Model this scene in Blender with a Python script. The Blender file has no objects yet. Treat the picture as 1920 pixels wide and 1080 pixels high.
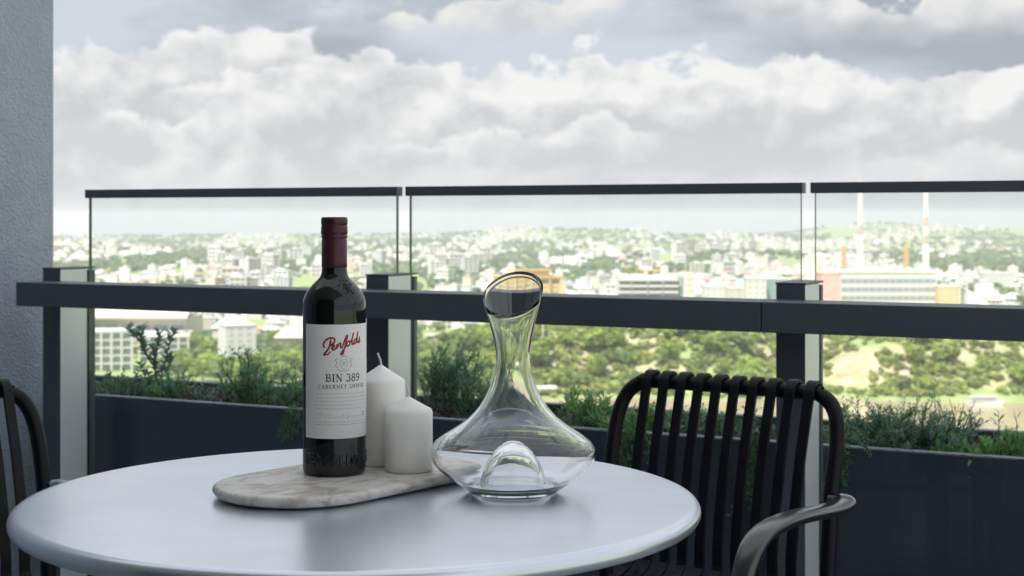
import bpy, bmesh, math, random
import numpy as np
from mathutils import Vector, Matrix
R = math.radians
random.seed(7); rng = np.random.default_rng(11)
scene = bpy.context.scene
C = scene.collection

# ------------------------------------------------------------------ camera
CAMZ = 1.063; FPX = 2900.0; HX, HY = 960.0, 405.0      # eye height, focal length and horizon in 1920-wide units
cd = bpy.data.cameras.new('camera'); cam = bpy.data.objects.new('camera', cd); C.objects.link(cam)
cam.location = (0, 0, CAMZ); cam.rotation_euler = (R(90), 0, 0)
cd.sensor_width = 36; cd.lens = 36 * FPX / 1920; cd.shift_y = -(540 - HY) / 1920
cd.clip_start = 0.05; cd.clip_end = 120000
cd.dof.use_dof = True; cd.dof.focus_distance = 1.86; cd.dof.aperture_fstop = 13
scene.camera = cam

# ------------------------------------------------------------------ world, sun, exposure
SUN_EL, SUN_AZ = 60, 212          # the sun stands behind the camera, to the left (azimuth clockwise from +Y)
w = bpy.data.worlds.new('World'); scene.world = w; w.use_nodes = True
nt = w.node_tree; nt.nodes.clear()
def N(t, **kw):
    n = nt.nodes.new(t)
    for k, v in kw.items(): setattr(n, k, v)
    return n
def L(a, b): nt.links.new(a, b)
def M_(op, a, b=None, c=None, clamp=False):
    n = N('ShaderNodeMath', operation=op, use_clamp=clamp)
    for i, v in enumerate((a, b, c)):
        if v is None: continue
        if isinstance(v, (int, float)): n.inputs[i].default_value = v
        else: L(v, n.inputs[i])
    return n.outputs[0]
out = N('ShaderNodeOutputWorld'); bg = N('ShaderNodeBackground'); bg.inputs['Strength'].default_value = 0.1
sky = N('ShaderNodeTexSky', sky_type='NISHITA', sun_disc=False)
sky.sun_elevation = R(SUN_EL); sky.sun_rotation = R(SUN_AZ); sky.air_density = 1.0; sky.dust_density = 2.0
tc = N('ShaderNodeTexCoord')
def vmap(scale, loc=(0, 0, 0)):
    m = N('ShaderNodeMapping'); m.inputs['Scale'].default_value = scale; m.inputs['Location'].default_value = loc
    L(tc.outputs['Generated'], m.inputs['Vector']); return m.outputs[0]
def fbm(vec, scale, detail=7, rough=0.55, dist=0.0):
    n = N('ShaderNodeTexNoise'); n.inputs['Scale'].default_value = scale; n.inputs['Detail'].default_value = detail
    n.inputs['Roughness'].default_value = rough; n.inputs['Distortion'].default_value = dist
    L(vec, n.inputs['Vector']); return n.outputs['Fac']
def ramp(v, a, b, lo=0.0, hi=1.0, smooth=True):
    n = N('ShaderNodeMapRange', interpolation_type='SMOOTHSTEP' if smooth else 'LINEAR')
    n.inputs['From Min'].default_value = a; n.inputs['From Max'].default_value = b
    n.inputs['To Min'].default_value = lo; n.inputs['To Max'].default_value = hi
    L(v, n.inputs['Value']); return n.outputs['Result']
def mixc(f, a, b):
    n = N('ShaderNodeMix', data_type='RGBA')
    if isinstance(f, (int, float)): n.inputs[0].default_value = f
    else: L(f, n.inputs[0])
    for i, v in ((6, a), (7, b)):
        if isinstance(v, tuple): n.inputs[i].default_value = (*v, 1)
        else: L(v, n.inputs[i])
    return n.outputs[2]
sep = N('ShaderNodeSeparateXYZ'); L(tc.outputs['Generated'], sep.inputs[0]); EZ = sep.outputs['Z']
def flat(ox):                                                   # heading only: the outline of a bank along the horizon
    return vmap((1, 1, 0.0), (ox, ox * .37, ox * 1.7))
# clear gaps, a grey deck and unseen broken cloud overhead, added for fill
gap = mixc(ramp(EZ, 0.1, 0.7, 0.88, 0.3), sky.outputs[0], (3.1, 3.25, 3.6))
deck = fbm(vmap((1, 1, 3.0), (3.3, 0.3, 1.2)), 3.2, 5, 0.5)
col = mixc(ramp(deck, 0.44, 0.58), gap, (2.0, 2.18, 2.45))
over = fbm(vmap((1, 1, 1.6), (2.2, 0.7, 0.1)), 5.0, 4, 0.55)
col = mixc(M_('MULTIPLY', ramp(over, 0.35, 0.50), ramp(EZ, 0.145, 0.20)), col, (4.6, 4.65, 4.75))
puff_f = fbm(vmap((1, 1, 1.25), (.3, .1, .2)), 21.0, 6, 0.55, 0.15)
puff_c = fbm(vmap((1, 1, 1.25), (.9, .6, .7)), 52.0, 4, 0.55, 0.0)
vor = N('ShaderNodeTexVoronoi', feature='SMOOTH_F1'); vor.inputs['Scale'].default_value = 34.0; vor.inputs['Smoothness'].default_value = .35; L(vmap((1, 1, 1.35), (.11, .5, .3)), vor.inputs['Vector'])
lump = M_('ADD', M_('ADD', M_('MULTIPLY', M_('SUBTRACT', puff_f, .5), .078), M_('MULTIPLY', M_('SUBTRACT', puff_c, .5), .018)), M_('MULTIPLY', M_('SUBTRACT', .42, vor.outputs['Distance']), .016))
lit_n = fbm(vmap((1, 1, 1.25), (.3, .1, .2)), 19.0, 4, 0.5, 0.2)
lit_m = fbm(vmap((1, 1, 1.25), (.307, .1, .184)), 19.0, 4, 0.5, 0.2)
relief = M_('MULTIPLY', M_('SUBTRACT', lit_n, lit_m), 3.8)
def bank(col, e0, amp, freq, seed, depth, base0, base1, hi, lo, lw=1.0, cov=None, soft=.006):
    top = M_('ADD', e0, M_('MULTIPLY', M_('SUBTRACT', fbm(flat(seed), freq, 3, .5), .5), amp))
    h = M_('SUBTRACT', M_('ADD', top, M_('MULTIPLY', lump, lw)), EZ)        # how far below the bank's own top
    m = ramp(h, 0.0, soft)
    m = M_('MULTIPLY', m, ramp(M_('ADD', EZ, M_('MULTIPLY', lump, .5)), base0, base1))
    if cov: m = M_('MULTIPLY', m, ramp(fbm(vmap((1, 1, 1.5), (seed * 2, .3, .9)), cov[0], 3, .5), cov[1], cov[2]))
    sh = M_('ADD', ramp(h, 0.0, depth, 1.0, 0.0), relief, clamp=True)
    return mixc(m, col, mixc(sh, lo, hi))
W_ = (4.55, 4.54, 4.50)
col = bank(col, .142, .10, 5.0, 3.1, .040, .105, .128, (4.2, 4.18, 4.1), (3.1, 3.18, 3.35), 1.0, (6.0, .44, .56))
col = bank(col, .106, .085, 4.2, 1.7, .055, .0, .012, (4.5, 4.49, 4.45), (3.0, 3.08, 3.2), 1.0, None, .007)
col = bank(col, .090, .08, 6.5, 5.3, .040, .045, .070, W_, (3.05, 3.12, 3.25), 1.15, (9.0, .46, .58), .008)
col = bank(col, .066, .07, 8.0, 7.9, .030, .025, .050, (4.45, 4.45, 4.43), (3.2, 3.27, 3.38), 1.0, (11.0, .44, .58), .008)
col = bank(col, .040, .04, 12.0, 9.2, .020, .0, .02, (4.2, 4.2, 4.2), (3.7, 3.74, 3.8), .7, (10.0, .42, .58), .012)
hz = ramp(EZ, -0.005, 0.040, 0.9, 0.0)
col = mixc(hz, col, (3.15, 3.22, 3.3))
w.cycles.sampling_method = 'MANUAL'; w.cycles.sample_map_resolution = 256
L(col, bg.inputs['Color']); L(bg.outputs[0], out.inputs['Surface'])

sd = bpy.data.lights.new('sun', 'SUN'); sun = bpy.data.objects.new('sun', sd); C.objects.link(sun)
sd.energy = 4.3; sd.angle = R(0.53); sd.color = (1.0, 0.955, 0.87)
sdir = Vector((math.sin(R(SUN_AZ)) * math.cos(R(SUN_EL)), math.cos(R(SUN_AZ)) * math.cos(R(SUN_EL)), math.sin(R(SUN_EL))))
sun.rotation_euler = sdir.to_track_quat('Z', 'Y').to_euler()

scene.render.engine = 'CYCLES'
cy = scene.cycles
cy.use_denoising = True; cy.max_bounces = 14; cy.diffuse_bounces = 4; cy.glossy_bounces = 5
cy.transmission_bounces = 12; cy.transparent_max_bounces = 16; cy.volume_bounces = 0
cy.sample_clamp_indirect = 6.0
vs = scene.view_settings
scene.display_settings.display_device = 'sRGB'
vs.view_transform = 'Standard'; vs.look = 'None'; vs.gamma = 1.0; vs.use_curve_mapping = False
vs.exposure = 1.0

# ------------------------------------------------------------------ helpers
def mat(name, color, rough=0.5, metal=0.0, noise=None, bump=None, spec=0.5, coat=0.0, vary=None, **kw):
    """noise=(scale, color2, lo, hi)  bump=(scale, strength, distance)"""
    m = bpy.data.materials.new(name); m.use_nodes = True
    t = m.node_tree; p = t.nodes['Principled BSDF']
    p.inputs['Base Color'].default_value = (*color, 1); p.inputs['Roughness'].default_value = rough
    p.inputs['Metallic'].default_value = metal; p.inputs['Specular IOR Level'].default_value = spec
    p.inputs['Coat Weight'].default_value = coat
    for k, v in kw.items(): p.inputs[k.replace('_', ' ')].default_value = v
    def obco():
        n = t.nodes.new('ShaderNodeTexCoord'); return n.outputs['Object']
    csock = None
    if noise:
        sc, c2, lo, hi = noise
        n = t.nodes.new('ShaderNodeTexNoise'); n.inputs['Scale'].default_value = sc; n.inputs['Detail'].default_value = 6
        t.links.new(obco(), n.inputs['Vector'])
        r = t.nodes.new('ShaderNodeMapRange'); r.inputs['From Min'].default_value = lo; r.inputs['From Max'].default_value = hi
        t.links.new(n.outputs['Fac'], r.inputs['Value'])
        mx = t.nodes.new('ShaderNodeMix'); mx.data_type = 'RGBA'
        mx.inputs[6].default_value = (*color, 1); mx.inputs[7].default_value = (*c2, 1)
        t.links.new(r.outputs['Result'], mx.inputs[0]); csock = mx.outputs[2]
    if vary:                                  # per-object tint
        oi = t.nodes.new('ShaderNodeObjectInfo'); cr = t.nodes.new('ShaderNodeValToRGB')
        els = cr.color_ramp.elements
        for i, c in enumerate(vary):
            e = els[i] if i < 2 else els.new(0.5)
            e.position = i / (len(vary) - 1) if i < 2 and len(vary) == 2 else i / (len(vary) - 1); e.color = (*c, 1)
        cr.color_ramp.interpolation = 'LINEAR'
        t.links.new(oi.outputs['Random'], cr.inputs['Fac'])
        if csock:
            m2 = t.nodes.new('ShaderNodeMix'); m2.data_type = 'RGBA'; m2.inputs[0].default_value = 0.6
            t.links.new(csock, m2.inputs[6]); t.links.new(cr.outputs['Color'], m2.inputs[7]); csock = m2.outputs[2]
        else: csock = cr.outputs['Color']
    if csock: t.links.new(csock, p.inputs['Base Color'])
    if bump:
        n = t.nodes.new('ShaderNodeTexNoise'); n.inputs['Scale'].default_value = bump[0]; n.inputs['Detail'].default_value = 4
        t.links.new(obco(), n.inputs['Vector'])
        b = t.nodes.new('ShaderNodeBump'); b.inputs['Strength'].default_value = bump[1]; b.inputs['Distance'].default_value = bump[2]
        t.links.new(n.outputs['Fac'], b.inputs['Height']); t.links.new(b.outputs['Normal'], p.inputs['Normal'])
    return m
def tag(o, label=None, cat=None, group=None, kind=None):
    if label: o['label'] = label
    if cat: o['category'] = cat
    if group: o['group'] = group
    if kind: o['kind'] = kind
    return o
def thing(name, label, cat, loc=(0, 0, 0), rz=0.0, group=None):
    o = bpy.data.objects.new(name, None); C.objects.link(o); o.location = loc; o.rotation_euler = (0, 0, rz)
    o.empty_display_size = 0.1
    return tag(o, label, cat, group)
def link(name, me, parent=None, mats=()):
    o = bpy.data.objects.new(name, me); C.objects.link(o)
    for m in mats: me.materials.append(m)
    if parent: o.parent = parent
    return o
def mesh(name, verts, faces, mats=(), parent=None, smooth=False, midx=None):
    me = bpy.data.meshes.new(name); me.from_pydata([tuple(v) for v in verts], [], [tuple(f) for f in faces])
    if smooth: me.polygons.foreach_set('use_smooth', [True] * len(me.polygons))
    if midx is not None: me.polygons.foreach_set('material_index', midx)
    me.update()
    return link(name, me, parent, mats if isinstance(mats, (list, tuple)) else (mats,))
def fast(name, V, F, mats=(), parent=None, midx=None, smooth=False):
    """V (n,3) array, F (m,k) int array with k constant"""
    me = bpy.data.meshes.new(name); n, (m, k) = len(V), F.shape
    me.vertices.add(n); me.vertices.foreach_set('co', np.asarray(V, np.float32).ravel())
    me.loops.add(m * k); me.loops.foreach_set('vertex_index', F.astype(np.int32).ravel())
    me.polygons.add(m); me.polygons.foreach_set('loop_start', np.arange(0, m * k, k, dtype=np.int32))
    if midx is not None: me.polygons.foreach_set('material_index', np.asarray(midx, np.int32))
    me.update(calc_edges=True); me.validate()
    if smooth: me.polygons.foreach_set('use_smooth', [True] * len(me.polygons))
    return link(name, me, parent, mats if isinstance(mats, (list, tuple)) else (mats,))
def bm_obj(name, bm, mats, parent=None, smooth=False):
    me = bpy.data.meshes.new(name); bmesh.ops.recalc_face_normals(bm, faces=bm.faces[:]); bm.to_mesh(me); bm.free()
    if smooth: me.polygons.foreach_set('use_smooth', [True] * len(me.polygons))
    return link(name, me, parent, mats if isinstance(mats, (list, tuple)) else (mats,))
def box(name, x0, x1, y0, y1, z0, z1, m, parent=None, bev=0.0, seg=2):
    bm = bmesh.new(); bmesh.ops.create_cube(bm, size=1)
    for v in bm.verts:
        v.co = Vector((x0 + (v.co.x + .5) * (x1 - x0), y0 + (v.co.y + .5) * (y1 - y0), z0 + (v.co.z + .5) * (z1 - z0)))
    if bev: bmesh.ops.bevel(bm, geom=bm.edges[:], offset=bev, segments=seg, affect='EDGES', profile=0.6)
    return bm_obj(name, bm, m, parent)
def lathe(name, prof, m, parent=None, n=64, smooth=True, zfun=None, closed=False):
    """prof: list of (r, z); r == 0 closes to a pole"""
    V, F, rings = [], [], []
    for r, z in prof:
        if r < 1e-6: rings.append([len(V)]); V.append((0, 0, z))
        else:
            rings.append(list(range(len(V), len(V) + n)))
            for i in range(n):
                a = 2 * math.pi * i / n; V.append((r * math.cos(a), r * math.sin(a), z if zfun is None else zfun(z, a)))
    pairs = list(zip(rings[:-1], rings[1:])) + ([(rings[-1], rings[0])] if closed else [])
    for A, B in pairs:
        for i in range(n):
            j = (i + 1) % n
            if len(A) == 1 and len(B) == 1: continue
            if len(A) == 1: F.append((A[0], B[j], B[i]))
            elif len(B) == 1: F.append((A[i], A[j], B[0]))
            else: F.append((A[i], A[j], B[j], B[i]))
    o = mesh(name, V, F, m, parent, smooth)
    bm = bmesh.new(); bm.from_mesh(o.data); bmesh.ops.recalc_face_normals(bm, faces=bm.faces[:]); bm.to_mesh(o.data); bm.free()
    return o
def catmull(pts, k=8):
    P = [Vector(p) for p in pts]; P = [2 * P[0] - P[1]] + P + [2 * P[-1] - P[-2]]; o = []
    for i in range(1, len(P) - 2):
        for j in range(k):
            t = j / k; a, b, c, d = P[i - 1:i + 3]
            o.append(0.5 * ((2 * b) + (c - a) * t + (2 * a - 5 * b + 4 * c - d) * t * t + (3 * b - a - 3 * c + d) * t ** 3))
    o.append(P[-2]); return o
def sweep(pts, ring, up0=Vector((0, 0, 1)), scales=None):
    """sweep a closed 2-D ring [(a, b)...] along pts, a = side, b = up. Returns V, F"""
    V, F = [], []; n = len(ring); side = None
    for i, p in enumerate(pts):
        t = (pts[min(i + 1, len(pts) - 1)] - pts[max(i - 1, 0)]).normalized()
        if side is None:
            side = t.cross(up0)
            side = side.normalized() if side.length > 1e-4 else Vector((1, 0, 0))
        side = (side - t * side.dot(t)).normalized(); up = side.cross(t)
        s = 1 if scales is None else scales[i]
        for a, b in ring: V.append(p + side * (a * s) + up * (b * s))
    for i in range(len(pts) - 1):
        for j in range(n):
            k = (j + 1) % n; F.append((i * n + j, i * n + k, (i + 1) * n + k, (i + 1) * n + j))
    F.append(tuple(range(n - 1, -1, -1))); F.append(tuple((len(pts) - 1) * n + j for j in range(n)))
    return V, F
def circ(r, n=12): return [(r * math.cos(2 * math.pi * i / n), r * math.sin(2 * math.pi * i / n)) for i in range(n)]
def oval(a, b, n=16, e=2.6):
    o = []
    for i in range(n):
        t = 2 * math.pi * i / n; c, s = math.cos(t), math.sin(t)
        o.append((a * math.copysign(abs(c) ** (2 / e), c), b * math.copysign(abs(s) ** (2 / e), s)))
    return o

# ------------------------------------------------------------------ balcony frame of reference
ANG = math.atan2(FPX, 5660.0)                     # the balustrade runs 27 degrees off the picture plane
P1 = Vector((0.5274, 3.09, 0)); DV = Vector((math.cos(ANG), -math.sin(ANG), 0)); NV = Vector((math.sin(ANG), math.cos(ANG), 0))
def BL(s, t, z=0.0): return P1 + DV * s + NV * t + Vector((0, 0, z))     # along, outward, up -> world
def s_at(x, t):                                    # which s of the line t is seen at column x
    k = (x - HX) / FPX; p = P1 + NV * t
    return (k * p.y - p.x) / (DV.x - k * DV.y)
RZ = -ANG

# ------------------------------------------------------------------ materials
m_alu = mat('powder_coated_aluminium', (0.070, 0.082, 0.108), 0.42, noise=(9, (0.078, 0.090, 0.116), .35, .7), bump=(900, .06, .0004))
m_side_sheen = mat('post_side_sky_sheen', (0.74, 0.80, 0.83), 0.38, metal=0.25, bump=(900, .05, .0003))  # aluminium paled to paint in the sky's reflection on the post sides
m_gask = mat('black_gasket', (0.008, 0.009, 0.011), 0.5)
m_wall = mat('rough_render', (0.44, 0.52, 0.67), 0.9, noise=(14, (0.49, 0.57, 0.72), .35, .65), bump=(165, 1.0, .013))
m_ceil = mat('unseen_ceiling_paint', (0.72, 0.72, 0.72), 0.9)
m_floor = mat('floor_tile', (0.20, 0.21, 0.23), 0.5, noise=(6, (0.24, 0.245, 0.26), .4, .6))
m_plant = mat('polished_planter', (0.040, 0.056, 0.092), 0.38, noise=(520, (0.13, 0.16, 0.21), .66, .78), bump=(300, .15, .0006))
m_rim = mat('planter_rim', (0.30, 0.33, 0.38), 0.55, noise=(60, (0.18, 0.2, 0.24), .45, .65))
m_soil = mat('soil', (0.035, 0.026, 0.02), 0.95, noise=(60, (0.09, 0.07, 0.055), .45, .7), bump=(120, 1.0, .01))
m_table = mat('table_lacquer', (0.76, 0.82, 0.92), 0.29, metal=0.8, noise=(9, (0.71, 0.77, 0.87), .4, .6), spec=0.8, coat=0.4, bump=(700, .05, .0003), Coat_Roughness=0.28)
m_chair = mat('chair_aluminium', (0.005, 0.006, 0.0095), 0.36, noise=(25, (0.007, 0.008, 0.012), .4, .6), bump=(1400, .05, .0003), spec=0.18, coat=0.05, Coat_Roughness=0.3)
m_arm = mat('worn_armrest', (0.006, 0.007, 0.011), 0.24, noise=(25, (0.009, 0.010, 0.014), .4, .6), spec=0.6, coat=1.0, Coat_Roughness=0.3)
m_wax = mat('wax', (0.97, 0.965, 0.93), 0.45, noise=(22, (0.96, 0.95, 0.91), .4, .7), bump=(60, .12, .0012),
            Subsurface_Weight=0.85, Subsurface_Scale=0.022, Subsurface_Radius=(1.0, 0.92, 0.8))
m_wick = mat('wick', (0.78, 0.76, 0.72), 0.9)
m_bottle = mat('dark_wine_glass', (0.004, 0.006, 0.008), 0.04, spec=0.6, coat=0.0, Coat_Roughness=0.03)
m_cap = mat('burgundy_cap', (0.075, 0.020, 0.034), 0.34, metal=0.25, spec=0.5)
m_paper = mat('label_paper', (0.84, 0.84, 0.86), 0.75, noise=(500, (0.80, 0.80, 0.82), .4, .6))
m_red = mat('red_ink', (0.30, 0.008, 0.03), 0.5)
m_ink = mat('black_ink', (0.02, 0.02, 0.03), 0.6)
m_grey = mat('grey_ink', (0.36, 0.36, 0.40), 0.6)
m_pale = mat('pale_ink', (0.48, 0.48, 0.52), 0.6)

def stone_mat():
    m = mat('travertine', (0.52, 0.48, 0.44), 0.42, bump=(140, .3, .0015)); t = m.node_tree; p = t.nodes['Principled BSDF']
    c = t.nodes.new('ShaderNodeTexCoord'); mp = t.nodes.new('ShaderNodeMapping'); mp.inputs['Scale'].default_value = (13, 21, 26)
    t.links.new(c.outputs['Object'], mp.inputs['Vector'])
    n = t.nodes.new('ShaderNodeTexNoise'); n.inputs['Scale'].default_value = 1.6; n.inputs['Detail'].default_value = 9
    n.inputs['Distortion'].default_value = 1.1; n.inputs['Roughness'].default_value = 0.62
    t.links.new(mp.outputs[0], n.inputs['Vector'])
    r = t.nodes.new('ShaderNodeValToRGB'); e = r.color_ramp.elements
    e[0].position = .3; e[0].color = (.33, .295, .265, 1); e[1].position = .7; e[1].color = (.77, .76, .745, 1)
    x = e.new(.45); x.color = (.53, .49, .45, 1); x = e.new(.53); x.color = (.68, .66, .635, 1)
    t.links.new(n.outputs['Fac'], r.inputs['Fac']); t.links.new(r.outputs['Color'], p.inputs['Base Color'])
    return m
m_stone = stone_mat()
def thin_glass(name, tint, edge=0.05):
    m = bpy.data.materials.new(name); m.use_nodes = True; t = m.node_tree; t.nodes.clear()
    o = t.nodes.new('ShaderNodeOutputMaterial'); mx = t.nodes.new('ShaderNodeMixShader'); f = t.nodes.new('ShaderNodeFresnel')
    f.inputs['IOR'].default_value = 1.5
    tr = t.nodes.new('ShaderNodeBsdfTransparent'); tr.inputs['Color'].default_value = (*tint, 1)
    g = t.nodes.new('ShaderNodeBsdfGlossy'); g.inputs['Roughness'].default_value = 0.004
    ge = t.nodes.new('ShaderNodeNewGeometry'); mu = t.nodes.new('ShaderNodeMath'); mu.operation = 'SUBTRACT'; mu.use_clamp = True   # reflect once, at the face that is met first
    t.links.new(f.outputs[0], mu.inputs[0]); t.links.new(ge.outputs['Backfacing'], mu.inputs[1])
    t.links.new(mu.outputs[0], mx.inputs[0]); t.links.new(tr.outputs[0], mx.inputs[1]); t.links.new(g.outputs[0], mx.inputs[2])
    du = t.nodes.new('ShaderNodeBsdfDiffuse'); du.inputs['Color'].default_value = (.75, .76, .76, 1); m2 = t.nodes.new('ShaderNodeMixShader')
    tx = t.nodes.new('ShaderNodeTexCoord'); mp = t.nodes.new('ShaderNodeMapping'); mp.inputs['Scale'].default_value = (14, 14, 9); nz = t.nodes.new('ShaderNodeTexNoise'); nz.inputs['Scale'].default_value = 1.0; nz.inputs['Detail'].default_value = 7
    rg = t.nodes.new('ShaderNodeMapRange'); rg.inputs['From Min'].default_value = .45; rg.inputs['From Max'].default_value = .8; rg.inputs['To Min'].default_value = .002; rg.inputs['To Max'].default_value = .022
    t.links.new(tx.outputs['Object'], mp.inputs['Vector']); t.links.new(mp.outputs[0], nz.inputs['Vector']); t.links.new(nz.outputs['Fac'], rg.inputs['Value']); t.links.new(rg.outputs[0], m2.inputs[0])
    t.links.new(mx.outputs[0], m2.inputs[1]); t.links.new(du.outputs[0], m2.inputs[2])      # a film of dust and dried rain
    t.links.new(m2.outputs[0], o.inputs['Surface']); return m
m_pane = thin_glass('balustrade_glass', (0.955, 0.972, 0.968))
m_edge = mat('glass_edge', (0.05, 0.09, 0.085), 0.1)
def clear_glass():
    m = bpy.data.materials.new('clear_glass'); m.use_nodes = True; p = m.node_tree.nodes['Principled BSDF']
    p.inputs['Base Color'].default_value = (0.985, 0.99, 0.99, 1); p.inputs['Roughness'].default_value = 0.0
    p.inputs['IOR'].default_value = 1.48; p.inputs['Transmission Weight'].default_value = 1.0
    return m
m_clear = clear_glass()

# ------------------------------------------------------------------ balcony shell
def rail_box(name, s0, s1, t0, t1, z0, z1, m, parent=None, bev=0.0):
    """box in balcony axes; the parent empty stands at BL(0,0,0) turned by RZ"""
    return box(name, s0, s1, t0, t1, z0, z1, m, parent, bev)
def at_frame(o):
    o.location = BL(0, 0, 0); o.rotation_euler = (0, 0, RZ); return o
at_frame(tag(rail_box('balcony_floor', -2.1, 4.5, -6.2, 0.13, -0.3, 0.0, m_floor), kind='structure'))
at_frame(tag(rail_box('unseen_ceiling', -2.4, 1.7, -4.2, -1.95, 2.62, 2.9, m_ceil), kind='structure'))  # unseen slab, cut back so more sky light reaches the balcony
m_fac = mat('unseen_facade_render', (0.72, 0.73, 0.75), 0.85); m_dglass = mat('unseen_door_glass', (0.02, 0.024, 0.03), 0.06)
fac = at_frame(tag(thing('unseen_shade_wall', None, None), kind='structure'))  # unseen; added behind the camera to shade the balcony and cut its fill
rail_box('wall', -2.5, 1.7, -4.6, -4.202, -0.3, 13.0, m_fac, fac)
rail_box('unseen_dark_door', -2.0, -.22, -4.2, -4.17, 0.02, 2.5, m_dglass, fac)  # unseen dark panes, added and sized to darken reflections on the balcony
rail_box('unseen_dark_door', -.2, 1.6, -4.2, -4.17, 0.02, 2.5, m_dglass, fac)
wl = at_frame(rail_box('side_wall', -2.5, -2.1, -4.2, 0.198, -0.3, 2.615, m_wall, bev=0.004))
tag(wl, 'rough grey rendered wall at the left end of the balcony', 'wall')

# ------------------------------------------------------------------ balustrade
bal = at_frame(thing('balustrade', 'dark grey aluminium balustrade with clear glass panes and square posts', 'balustrade'))
for s in (-1.949, -0.967, 0.0, 0.98, 1.96):
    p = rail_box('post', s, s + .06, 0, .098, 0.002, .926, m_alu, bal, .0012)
    p.data.materials.append(m_side_sheen)
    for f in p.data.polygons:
        if f.normal.x > .9: f.material_index = 1  # right-hand faces take the painted sky sheen
    rail_box('gasket', s + .002, s + .058, .0985, .1125, .002, .922, m_gask, p)
    rail_box('back_plate', s, s + .06, .113, .128, .002, .922, m_alu, p, .001)
    rail_box('cap', s - .001, s + .061, -.001, .129, .9265, .9305, m_alu, p, .0008)
rail_box('handrail', -1.93, .004, -.112, -.0015, .838, .897, m_alu, bal, .0016)
rail_box('handrail', .0065, 2.4, -.112, -.0015, .838, .897, m_alu, bal, .0016)
for s0, s1 in ((-1.892, -.9415), (-.9185, .0265), (.0432, 1.0), (1.02, 2.0)):
    g = rail_box('glass_pane', s0 + .007, s1 - .006, .1, .111, .03, 1.1125, m_pane, bal)
    g.data.materials.append(m_edge)
    for f in g.data.polygons:
        if abs(f.normal.x) > .9: f.material_index = 1
    rail_box('top_rail', s0, s1, .092, .119, 1.1095, 1.1315, m_alu, g, .001)

# ------------------------------------------------------------------ planter
ZP = 0.582
pl = at_frame(thing('planter_box', 'long dark speckled planter box beyond the glass balustrade', 'planter'))
S0, S1, T0, T1 = -2.35, 2.2, .2, .61
rail_box('front_panel', S0, S1, T0, T0 + .022, -.25, ZP - .004, m_plant, pl, .001)
rail_box('back_panel', S0, S1, T1 - .022, T1, -.25, ZP - .004, m_plant, pl, .001)
rail_box('end_panel', S0, S0 + .02, T0 + .0225, T1 - .0225, -.25, ZP - .004, m_plant, pl)
rail_box('end_panel', S1 - .02, S1, T0 + .0225, T1 - .0225, -.25, ZP - .004, m_plant, pl)
rail_box('rim', S0, S1, T0 - .001, T0 + .024, ZP - .0035, ZP, m_rim, pl, .0008)
rail_box('rim', S0, S1, T1 - .024, T1 + .001, ZP - .0035, ZP, m_rim, pl, .0008)
def soil_h(s, t): return .552 + .010 * math.sin(s * 9 + t * 13) + .008 * math.sin(s * 23 - t * 31)
sv, sf = [], []; NS, NT = 240, 22
for i in range(NS + 1):
    for j in range(NT + 1):
        s = S0 + .021 + (S1 - S0 - .042) * i / NS; t = T0 + .023 + (T1 - T0 - .046) * j / NT
        sv.append((s, t, soil_h(s, t) + random.uniform(-.005, .007)))
for i in range(NS):
    for j in range(NT):
        a = i * (NT + 1) + j; sf.append((a, a + NT + 1, a + NT + 2, a + 1))
mesh('soil', sv, sf, m_soil, pl)
m_bark = mat('bark_mulch', (0.075, 0.05, 0.035), 0.9, noise=(40, (0.16, 0.11, 0.08), .4, .65))
V, F = [], []
for k in range(2600):
    s = random.uniform(S0 + .03, S1 - .1); t = random.uniform(T0 + .03, T1 - .03); z = soil_h(s, t) + random.uniform(0, .012)
    Mx = Matrix.Translation((s, t, z)) @ Matrix.Rotation(random.uniform(0, 6.3), 4, 'Z') @ Matrix.Rotation(random.gauss(0, .7), 4, 'X') @ Matrix.Rotation(random.gauss(0, .5), 4, 'Y')
    a, b, c = random.uniform(.006, .019), random.uniform(.003, .007), random.uniform(.001, .003); n = len(V)
    for dx, dy, dz in ((-a, -b, -c), (a, -b * .6, -c), (a * .8, b, -c), (-a * .7, b * .8, -c), (-a * .9, -b, c), (a, -b * .5, c), (a * .7, b, c), (-a * .6, b * .7, c)):
        V.append(Mx @ Vector((dx, dy, dz)))
    F += [(n, n + 3, n + 2, n + 1), (n + 4, n + 5, n + 6, n + 7), (n, n + 1, n + 5, n + 4), (n + 1, n + 2, n + 6, n + 5), (n + 2, n + 3, n + 7, n + 6), (n + 3, n, n + 4, n + 7)]
tag(mesh('mulch', V, F, m_bark, pl), kind='stuff')

# ------------------------------------------------------------------ round table
TZ = .74; TCX, TCY = -.174, 1.785
tb = thing('round_table', 'round grey lacquered metal table with rounded rim in the foreground', 'table', (TCX, TCY, 0))
Rt, Rr, th = .379, .0105, .021
prof = [(0, TZ), (Rt * .5, TZ), (Rt - .004, TZ)]
for i in range(13):
    a = math.pi / 2 - math.pi * i / 12; prof.append((Rt + Rr * math.cos(a), TZ - th / 2 + th / 2 * math.sin(a)))
prof += [(Rt - .02, TZ - th), (Rt - .022, TZ - th + .006), (0, TZ - th + .006)]
lathe('table_top', prof, m_table, tb, 160)
lathe('column', [(0, TZ - th + .004), (.11, TZ - th + .003), (.11, TZ - th - .004), (.035, TZ - th - .008), (.033, TZ - .1), (.033, .03), (0, .03)], m_chair, tb, 40)
lathe('base', [(0, .031), (.05, .03), (.2, .018), (.25, .012), (.252, .002), (0, .002)], m_chair, tb, 64)

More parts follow.
